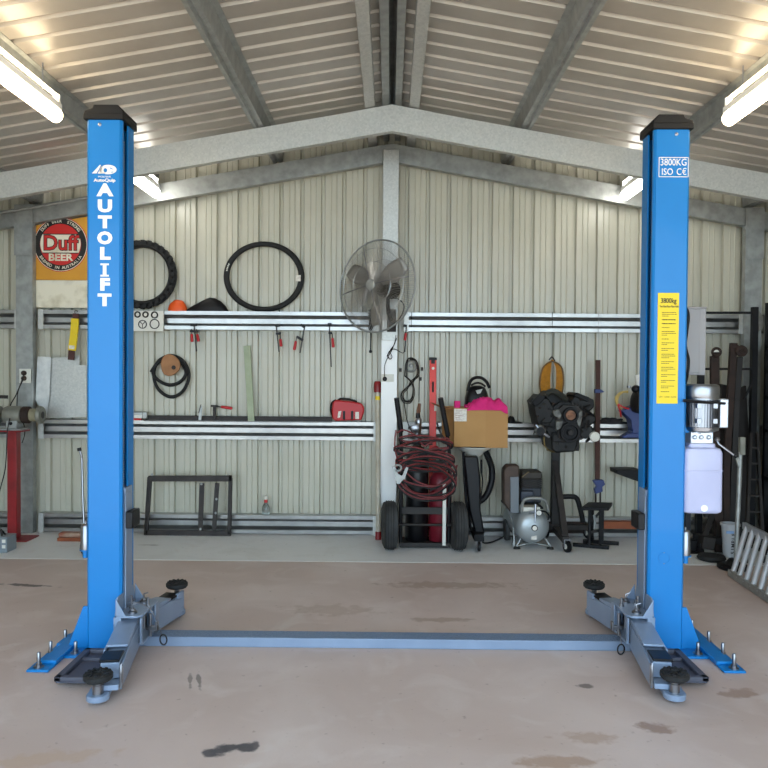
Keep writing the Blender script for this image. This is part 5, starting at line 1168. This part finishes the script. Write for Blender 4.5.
# ---- black saw-horse stool
Ys = 6.52
t = thing('roller_stand', 'low black steel stand with a flat square top and splayed feet beside the engine stand', 'stand', (at(593, 546, Ys).x, Ys, 0))
zt_2 = at(595, 508.5, Ys).z
q = [at(581, 508.5, Ys-.1), at(608.5, 510, Ys-.1), at(612.5, 508, Ys+.15), at(588, 506.5, Ys+.15)]
mb = MB(); vs = [V((p.x, p.y, zt_2)) for p in q]; mb.add(vs+[v+V((0, 0, .028)) for v in vs], [(3,2,1,0),(4,5,6,7),(0,1,5,4),(1,2,6,5),(2,3,7,6),(3,0,4,7)]); mb.build('top_plate', M['blk'], t, bevel=.003)
for x_, y_ in ((589.5, Ys-.05), (600.3, Ys-.05), (592.5, Ys+.09), (602.5, Ys+.09)): MB().box(at(x_-1.2, 520, y_).x, at(x_+1.2, 520, y_).x, y_-.012, y_+.012, .03, zt_2+.0).build('leg', M['blk'], t, bevel=.002)
for (xa, ya, xb, yb) in ((573, 544.5, 609, 547.5), (583, 541, 619, 543.5)):
    A = floor_at(xa, ya+0, .016); B = floor_at(xb, yb, .016); MB().bar(A, B, .034, .03).build('foot', M['blk'], t, bevel=.003)
MB().bar((at(589.5, 0, Ys).x, Ys-.05, .05), (at(602.5, 0, Ys).x, Ys+.09, .05), .02, .03).build('foot_tie', M['blk'], t)
MB().bar(at(591, 522, Ys), at(600, 512, Ys), .02, .006, up=(0, 1, 0)).bar(at(590, 532, Ys), at(604, 530, Ys), .02, .02, up=(0, 1, 0)).build('brace', M['dark'], t)
MB().tube([at(594, 515, Ys-.05), at(595, 521, Ys-.05), at(594.5, 529, Ys-.05)], .010, 8).build('release_cord', M['galvd'], t)
# ---- orange-brown timber and brown board on the bottom beam
a = at(602, 527.5, 6.86); b = at(632, 520.5, 6.86); z_ = GT[2]
single(MB().box(a.x, b.x+.05, 6.80, 6.86, a.z, b.z), 'timber_offcut', M['timber'], 'orange-brown timber offcut lying low before the bottom beam near the blue post', 'timber', bevel=.003)
a = at(565, 531, 6.87); b = at(592, 520, 6.87)
single(MB().box(at(553, 0, 6.88).x, at(590, 0, 6.88).x, 6.868, 6.888, a.z-.02, b.z-.02), 'dark_board', M['rust'], 'dark brown board lying before the bottom beam behind the low black stand', 'board')
# ---- compressor
Yk = 6.40
cc = at(533.2, 528.7, Yk); R_ = 17.2*Yk/768
K = thing('air_compressor', 'silver tank air compressor with a belt guard standing on the floor', 'air compressor', (cc.x, Yk+.2, 0))
cc.z = max(cc.z, R_+.05)
tk = MB().lathe([(.004, -.055), (R_*.4, -.05), (R_*.72, -.035), (R_*.92, -.01), (R_, .03), (R_, .44), (R_*.9, .48), (R_*.5, .52), (.004, .53)], cc, (-.10, 1, 0), 40).build('tank', M['silver'], K)
MB().lathe([(.026, 0), (.026, .01), (.02, .012)], cc+V((0, -.055, .0)), (0, -1, 0), 20).build('drain_gauge', M['dark'], tk); MB().lathe([(.019, .012), (.019, .014)], cc+V((0, -.055, 0)), (0, -1, 0), 20).build('gauge_face', M['offw'], tk)
MB().box(cc.x-.022, cc.x+.022, cc.y-.046, cc.y-.02, cc.z-.10, cc.z-.065).build('warning_label', M['paper'], tk)
for dx in (-.13, .15):
    MB().tube([(cc.x+dx*.7, Yk+.04, cc.z-R_*.7), (cc.x+dx*1.02, Yk+.03, .02)], .007, 8).build('leg', M['galvd'], K)
    MB().bar((cc.x, Yk+.03, .055), (cc.x+dx, Yk+.03, .025), .02, .006).build('leg_strap', M['galvd'], K)
    MB().lathe([(.03, 0), (.026, .015)], (cc.x+dx, Yk+.03, 0), (0, 0, 1), 14).build('rubber_foot', M['rubber'], K)
gx, gy = at(534, 0, Yk).x, Yk-.02
MB().tube(spl([at(521.5, 512, Yk), at(523, 502, Yk-.01), at(528, 498.5, Yk-.02), at(540, 498.5, Yk-.02), at(546, 502, Yk-.01), at(548.5, 511, Yk)]), .013, 10).build('carry_handle', mat('dull_silver_tube', '#8f908c', .4, .5), K)
MB().cyl(at(535.5, 504, Yk-.03), at(535, 523, Yk-.05), .010, 10).cyl(at(529, 512, Yk-.03), at(541, 511, Yk-.03), .009, 10).build('outlet_pipe', M['chrome'], K)
gg = MB().lathe([(.024, 0), (.026, .004), (.026, .02)], at(538.5, 512.5, Yk-.035), (0, -1, 0), 20).build('pressure_gauge', M['dark'], K); MB().lathe([(.021, .0205), (.021, .022)], at(538.5, 512.5, Yk-.035), (0, -1, 0), 20).build('dial', M['offw'], gg)
MB().box(at(526, 0, Yk).x, at(546, 0, Yk).x, Yk+.0, Yk+.12, at(0, 507, Yk).z, at(0, 502.5, Yk).z).build('pressure_switch', M['offw'], K, bevel=.006)
MB().tube(spl([at(541, 511, Yk-.02), at(546, 512, Yk-.02), at(549, 516, Yk), at(548, 520, Yk)]), .008, 8).build('tap', M['black'], K)
# pump: finned block
pa, pb = at(521.5, 500, Yk+.14), at(542.5, 466.5, Yk+.14)
MB().box(pa.x, pb.x, Yk+.16, Yk+.36, at(0, 499, Yk+.14).z, at(0, 483, Yk+.14).z).build('motor_block', mat('blue_black_motor', '#252830', .5), K, bevel=.015)
MB().box(at(526, 0, Yk+.1).x, at(539.5, 0, Yk+.1).x, Yk+.10, Yk+.17, at(0, 498, Yk+.1).z, at(0, 486.5, Yk+.1).z).build('motor_end', mat('slate_panel', '#383e4a', .5), K, bevel=.012)
mb = MB()
for k in range(5): z = at(0, 483.5-k*2.0, Yk+.14).z; mb.box(pa.x+.0, pb.x-.0, Yk+.15, Yk+.37, z-.004, z+.004)
mb.box(pa.x+.02, pb.x-.02, Yk+.17, Yk+.35, at(0, 484, Yk+.14).z, at(0, 474, Yk+.14).z); mb.build('cooling_fins', M['dark'], K)
MB().box(pa.x, pb.x, Yk+.15, Yk+.37, at(0, 475, Yk+.14).z, at(0, 467.5, Yk+.14).z).build('cylinder_head', mat('brown_black_head', '#322d28', .6, .2, '#403930', 14), K, bevel=.012)
MB().cyl(at(522, 477, Yk+.12), at(529, 471.5, Yk+.12), .005, 6).build('copper_pipe', mat('tarnished_brass', '#7c6a4a', .4, .6), K)
g0 = [(505.5, 469), (508, 465.5), (518.5, 465.5), (519.5, 468), (519.5, 512), (510, 513), (508.5, 508), (504, 502)]
ppoly([(504, 470), (508, 465.5), (519, 465.5), (519.4, 513), (511, 513), (504, 503)], Yk+.05, .15, 'belt_guard', M['brown'], K, bevel=.01)
ppoly([(510.5, 477), (519, 477), (519, 513), (510.5, 513)], Yk+.035, .016, 'guard_panel', M['guard'], K, bevel=.003)
wz = MB().lathe([(.05, -.02), (.09, -.018), (.095, 0), (.09, .018), (.05, .02)], (at(506.5, 533, Yk+.35).x, Yk+.35, .095), (1, 0, 0), 28).build('wheel', M['tyreg'], K)
MB().lathe([(.045, -.022), (.03, -.026), (.03, .026), (.045, .022)], (at(506.5, 533, Yk+.35).x, Yk+.35, .095), (1, 0, 0), 20).build('wheel_hub', M['dark'], wz)
MB().cyl((at(506.5, 533, Yk+.35).x, Yk+.35, .095), (cc.x+.1, Yk+.35, .095), .010, 8).build('axle', M['dark'], K)
MB().tube([at(508.5, 510, Yk+.2), at(513, 524, Yk+.12), at(514, 538, Yk+.06), V((at(514, 540, Yk+.05).x, Yk+.05, .01))], .007, 8).build('side_rod', M['galvd'], K)
MB().box(at(512, 0, Yk+.1).x, pb.x, Yk+.08, Yk+.44, cc.z+R_*.93, cc.z+R_*.93+.012).build('top_deck', M['dark'], K)
# ---- blue and dark tool with yellow cable on the beam by the post
t = thing('air_winch', 'dark motor tool with looped yellow lead on a blue bracket beside the right post', 'power tool', (at(633, 420, 6.7).x, 6.72, at(630, 436, 6.7).z))
MB().lathe([(.03, 0), (.09, .02), (.10, .05), (.10, .2), (.08, .24)], at(632, 401, 6.66), (1, .1, -.1), 24).build('motor_body', M['dark'], t)
for k in range(4): MB().tube(spl([at(628, 391+k*.5, 6.65), at(620.5+k*.8, 392.5, 6.64), at(615.5+k*.9, 397.5, 6.64), at(617+k*.5, 405, 6.64), at(622, 409, 6.65)]), .006, 6).build('yellow_lead', mat('pale_yellow_lead', '#b59a55', .6) if k == 0 else bpy.data.materials['pale_yellow_lead'], t)
for k in range(2): MB().tube(spl([at(618+k*2, 404, 6.63), at(623+k*2, 407, 6.62), at(629, 409+k*1.5, 6.63)] if k == 0 else [at(618, 405, 6.63), at(620, 411, 6.63), at(621, 417, 6.65)]), .007, 6).build('red_lead', M['red'], t)
ppoly([(622, 411), (636, 405), (641, 405), (641, 437), (629, 437), (633, 431), (631, 420)], 6.70, .14, 'blue_bracket', M['bluep'], t)
ppoly([(623, 436.5), (629, 433), (642, 433), (642, 438), (623, 438)], 6.68, .1, 'blue_foot', M['bluep'], t)
MB().lathe([(.012, 0), (.02, .004), (.02, .02)], at(629, 388, 6.7), (0, 0, 1), 12).build('oil_cap', M['chrome'], t)
MB().tube([at(637, 375, 6.72), at(638.5, 383, 6.72), at(640, 392, 6.7)], [.022, .028, .02], 10).build('white_funnel', M['offw'], t)
MB().ell(at(636, 389, 6.66), .04, .04, .035, 14, 8).build('dark_knob', M['black'], t)
t = thing('wall_bracket', 'small black steel angle shelf bracket beside the right post at knee height', 'bracket', at(633, 475, 6.7))
MB().prism([(at(622.5, 0, 6.7).x, at(0, 464.5, 6.7).z), (at(648, 0, 6.7).x, at(0, 464.5, 6.7).z), (at(648, 0, 6.7).x, at(0, 477, 6.7).z), (at(640, 0, 6.7).x, at(0, 474.5, 6.7).z), (at(623, 0, 6.7).x, at(0, 468.5, 6.7).z)], (0, 6.70, 0), (1, 0, 0), (0, 0, 1), (0, .2, 0)).build('shelf', M['blk'], t, bevel=.004)
MB().bar(at(645, 470, 6.9), V((at(645, 470, 6.9).x, 6.9, .01)), .05, .05, up=(0, 1, 0)).build('post', M['blk'], t)

# ================================================================== CLUTTER BEHIND THE RIGHT POST
def pq(mb, pts, Y, th): 
    q = [at(x, y, Y) for x, y in pts]; return mb.prism([(p.x, max(.001, p.z)) for p in q], (0, Y, 0), (1, 0, 0), (0, 0, 1), (0, th, 0))
# black storage frame
Yr = 6.55
t = thing('storage_rack', 'tall black steel tube frame standing before the wall with a long top bar', 'storage frame', (at(735, 540, Yr).x, Yr, 0))
for x_, ya, yb_ in ((755, 307, Yr), (702, 312, Yr)):
    b = at(x_, ya, Yr); MB().box(b.x-.024, b.x+.024, Yr-.02, Yr+.03, 0, b.z).build('upright', M['blk'], t, bevel=.003)
for y_ in (312.8, 369): MB().bar(at(700, y_, Yr+.005), at(755, y_, Yr+.005), .02, .025, up=(0, 1, 0)).build('cross_bar', M['blk'], t)
MB().bar(at(744, 400, Yr-.04), at(752.5, 381, Yr-.04), .014, .014, up=(0, 1, 0)).build('brace', M['blk'], t)
b = at(755, 545, Yr); MB().box(b.x-.03, b.x+.03, Yr-.3, Yr+.3, 0, .05).build('foot', M['blk'], t)
# two axle shafts standing upright
for (pts, hub, lab, w_) in (([(706, 345), (714.5, 356), (714.8, 430), (716, 520)], (716.5, 352), 'rusty axle shaft with a pale ring end, leaning beside the electric motor', .07),
                        ([(733.5, 343), (730, 400), (726, 470), (722, 535)], (741.5, 351), 'taller dark rusty axle shaft with a round brown hub at its top', .055)):
    t = thing('axle_shaft', lab, 'axle', (at(pts[-1][0], 0, 6.4).x, 6.35, 0))
    q = [at(x, y, 6.44) for x, y in pts[1 if w_ > .06 else 0:]]; q[-1] = V((q[-1].x, 6.36, .002))
    mb = MB()
    for i in range(len(q)-1): mb.bar(q[i], q[i+1], w_, .04, up=(0, 1, 0))
    mb.build('shaft', M['rust'], t, bevel=.004)
    hcen = at(hub[0], hub[1], 6.40)
    MB().tube([hcen+V((.034*math.cos(a), 0, .03*math.sin(a))) for a in [2*PI*k/20 for k in range(20)]], .012 if w_ > .06 else .018, 8, closed=True).build('hub_ring', M['rust'], t)
    MB().lathe([(.03, 0), (.028, .01)], hcen+V((0, .01, 0)), (0, -1, 0), 18).build('hub_face', M['offw'] if w_ > .06 else M['rust'], t)
    MB().bar(hcen, q[0]+V((0, 0, -.02)), .04, .03, up=(0, 1, 0)).build('yoke', M['rust'], t)
t = thing('axle_shaft', 'dark steel shaft leaning close beside the taller rusty axle shaft', 'axle', (at(730, 0, 6.46).x, 6.42, 0))
q = [at(739.5, 357, 6.5), at(736.5, 400, 6.48), V((at(731, 520, 6.4).x, 6.4, .002))]
MB().bar(q[0], q[1], .05, .03, up=(0, 1, 0)).bar(q[1], q[2], .05, .03, up=(0, 1, 0)).build('shaft', M['dark'], t, bevel=.003)
# dark planks leaning together
planks = [((708, 396), (722, 398), 0.0, 'widest dark plank leaning behind the pump tank'), ((722, 384), (733, 386), .037, 'dark plank with square top leaning beside the two axles'), ((732, 401), (743, 397), .074, 'dark plank leaning behind the steel base pole'), ((741, 390), (751, 386), .111, 'dark narrow plank leaning against the black storage frame')]
for (a0, b0, dy, lab) in planks:
    A, B = at(a0[0], a0[1], 6.62), at(b0[0], b0[1], 6.62); mb = MB(); w = B.x-A.x; yb_ = 6.40+dy
    vs = [(A.x-.01, yb_, .002), (B.x+.01, yb_, .002), (B.x, 6.60+dy, B.z), (A.x, 6.60+dy, A.z)]
    mb.add(vs+[(x, y+.03, z) for x, y, z in vs], [(0,1,2,3),(7,6,5,4),(0,4,5,1),(1,5,6,2),(2,6,7,3),(3,7,4,0)])
    single(mb, 'dark_plank', M['plank'], lab, 'plank', 'dark planks leaning behind the pump tank')
# low trolley base under the tank
Yq = 6.30
t = thing('wheeled_base', 'dark low wheeled steel base with slanted struts below the pump tank', 'trolley', (at(708, 552, Yq).x, Yq, 0))
MB().bar(at(694, 536, Yq+.1), at(727, 542, Yq-.1), .05, .05, up=(0, 0, 1)).build('front_beam', M['blk'], t, bevel=.004)
MB().bar(at(700, 541, Yq), at(712, 543, Yq), .12, .10).build('block', M['dark'], t, bevel=.004)
MB().bar(at(715, 508, Yq+.1), at(703, 539, Yq), .045, .02, up=(0, 1, 0)).build('strut', M['dark'], t); MB().bar(at(718, 505, Yq+.12), at(718, 539, Yq+.02), .025, .02, up=(0, 1, 0)).build('strut', M['dark'], t)
MB().bar(at(704, 514, Yq+.1), at(722, 512, Yq+.1), .05, .05, up=(0, 1, 0)).build('upper_beam', M['dark'], t)
for x_ in (699.5, 724): 
    c = V((at(x_, 550, Yq).x, Yq-.02, .035)); MB().lathe([(.025, -.01), (.035, -.008), (.035, .008), (.025, .01)], c, (1, .3, 0), 20).cyl(c, c+V((0, .0, .06)), .012, 8).build('caster', M['black'], t)
t = thing('black_post_stand', 'black square post standing on the floor beneath the electric motor', 'post', (at(687.5, 540, 6.4).x, 6.4, 0))
b = at(687.5, 505, 6.4); MB().box(b.x-.022, b.x+.022, 6.38, 6.42, .01, b.z).build('post', mat('blue_black_post', '#141a24', .5), t); MB().box(b.x-.07, b.x+.11, 6.30, 6.48, 0, .012).box(b.x-.05, b.x+.08, 6.34, 6.44, .012, .1).build('foot', M['blk'], t, bevel=.003)
# bucket
c0 = floor_at(732.5, 559); z1 = at(732, 524.5, c0.y).z; r1 = 6.2*c0.y/768; r2 = 8.6*c0.y/768; c0.y += r1
t = thing('plastic_bucket', 'grey-white plastic bucket with dark vertical writing behind the steel base pole', 'bucket', c0)
MB().lathe([(r1, 0), (r2, z1-.02), (r2+.008, z1-.018), (r2+.008, z1), (r2-.004, z1), (r1-.004, .01), (.001, .01)], c0, (0, 0, 1), 32).build('shell', M['bucket'], t)
mb = MB()
for k, ch in enumerate('SIMPLE'): mb.text(ch, .042, c0+V((-.0, -(r1+(r2-r1)*(.12+k*.13))-.003, .05+k*.03)), (0, 0, 1), (-1, 0, 0), ext=.0004, off=.001)
mb.build('bucket_lettering', M['inkb'], t, smooth=False)
MB().box(c0.x-.06, c0.x+.0, c0.y-r2-.0, c0.y-r2+.01, z1-.07, z1-.05).build('blue_mark', mat('pale_blue_mark', '#7f9fc8', .6), t)
# pole on a heavy round base
c = floor_at(733, 569); zt = at(741, 436, c.y).z
t = thing('base_pole', 'grey steel pole with a heavy dark round base and pale worn head', 'pole stand', c)
MB().lathe([(.10, 0), (.115, .01), (.115, .03), (.06, .04), (.03, .08)], c, (0, 0, 1), 28).build('round_base', M['blk'], t)
pt = at(740.5, 452, c.y+.02); MB().tube([c+V((.02, 0, .03)), pt], .017, 12).build('pole', M['galvd'], t)
ph = at(742, 437, c.y+.02); MB().box(ph.x-.02, ph.x+.02, c.y, c.y+.04, pt.z-.02, ph.z).build('pole_head', M['castg'], t, bevel=.004)
q = [at(736, 459, c.y), at(739, 457, c.y), at(741, 466, c.y), at(739, 468, c.y)]; MB().prism([(p.x, p.z) for p in q], (0, c.y, 0), (1, 0, 0), (0, 0, 1), (0, .02, 0)).build('side_lug', M['galvd'], t)
# aluminium ramp lying on its side
A = V((2.50, 5.62, .03)); B = V((2.43, 4.25, .03)); A2 = at(744, 525.5, 5.72); B2 = A2+(B-A)*.985
t = thing('loading_ramp', 'aluminium loading ramp of shiny round rungs propped on its long edge', 'ramp', (A+B)/2*1.0+V((0, 0, -.03)))
MB().bar(A, B, .03, .05).build('side_rail', M['galvd'], t, bevel=.003)
MB().bar(A2, B2, .025, .05).build('side_rail', M['alu'], t, bevel=.003)
n = 12
for k in range(n):
    f = (k+.45)/n; MB().cyl(A.lerp(B, f), A2.lerp(B2, f), .019, 14).build('rung', M['alu'], t)
t = thing('rubber_disc', 'black rubber wheel lying on the floor under the end of the ramp', 'wheel', floor_at(727, 570))
c = floor_at(725, 566); MB().lathe([(.05, 0), (.10, .005), (.11, .02), (.10, .04), (.05, .045)], c+V((-.03, .18, 0)), (0, 0, 1), 28).build('tyre', M['rubber'], t)
# dark ladder
t = thing('dark_ladder', 'narrow dark steel ladder leaning by the shelves at the edge', 'ladder', (at(755, 545, 6.2).x, 6.1, 0))
for (xa, xb) in ((750.5, 746), (757, 764)):
    MB().bar(at(xa, 433, 6.35), V((at(xb, 540, 6.0).x, 6.0, .005)), .022, .03, up=(0, 1, 0)).build('ladder_rail', M['dark'], t)
for k in range(7): 
    f = .12+k*.125; L0 = at(750.5, 433, 6.35).lerp(V((at(746, 540, 6.0).x, 6.0, .005)), f); L1 = at(757, 433, 6.35).lerp(V((at(764, 540, 6.0).x, 6.0, .005)), f); MB().bar(L0, L1, .03, .012).build('ladder_step', M['dark'], t)
# shelving at the edge
xs0 = 3.18; ya_, yb_ = 5.75, 6.5
t = thing('shelving_unit', 'tall dark steel shelving unit at the edge by the end wall', 'shelving', (xs0+.25, 6.1, 0))
for x in (xs0, xs0+.5):
    for y in (ya_, yb_): MB().box(x-.02, x+.02, y-.02, y+.02, 0, 2.08 if y == yb_ else 1.75).build('shelf_post', M['blk'], t)
SZ = (.12, .62, 1.02, 1.30, 1.52, 1.72)
for z in SZ: MB().box(xs0-.02, xs0+.52, ya_-.02, yb_+.02, z-.03, z).build('shelf_board', M['blk'], t)
MB().box(xs0-.02, xs0+.52, yb_, yb_+.02, .1, 1.75).build('back_panel', M['blk'], t)
items = [(3.24, 5.9, .62, .10, .16, 'dark', 'dark metal box on the lowest open shelf at the edge'), (3.27, 6.2, .12, .13, .22, 'blk', 'black crate on the bottom shelf at the edge'), (3.24, 5.85, 1.02, .09, .12, 'dark', 'dark tin on the middle shelf at the edge'), (3.3, 6.15, 1.02, .10, .16, 'blk', 'black case behind the dark tin on the middle shelf'),
         (3.25, 5.9, 1.30, .08, .10, 'bluep2', 'bright blue tub on the shelf above the middle at the edge'), (3.24, 5.88, 1.52, .07, .10, 'khk', 'tan round tub on the upper shelf at the edge'), (3.24, 5.9, 1.72, .07, .14, 'signc', 'cream box standing on the top shelf at the edge')]
M['bluep2'] = mat('bright_blue_plastic', '#2f55b8', .4); M['khk'] = mat('tan_plastic', '#b98f68', .6)
for (x, y, z, r_, h, m, lab) in items:
    nm = {'bluep2': 'blue_tub', 'khk': 'tan_tub'}.get(m)
    if nm: o = MB().lathe([(r_*.85, 0), (r_, h*.9), (r_*1.06, h*.9), (r_*1.06, h)], (x, y, z), (0, 0, 1), 24); single(o, nm, M[m], lab, 'tub')
    else:
        tt = thing('storage_box', lab, 'box', (x, y, z)); MB().box(x-r_, x+r_, y-r_, y+r_, z, z+h*.85).build('body', M[m], tt, bevel=.004); MB().box(x-r_-.003, x+r_+.003, y-r_-.003, y+r_+.003, z+h*.85, z+h).build('lid', M[m], tt, bevel=.003)
# grey rag hanging on the frame
q = [(757, 308), (760, 312), (764, 318), (763, 330), (759, 331), (758.5, 320)]
mb = MB(); pq(mb, q, 6.6, .02); single(mb, 'hanging_cloth', mat('grey_cloth', '#8f8d86', .9, 0, '#77746c', 20), 'small grey cloth hanging beside the top of the black storage frame', 'cloth')
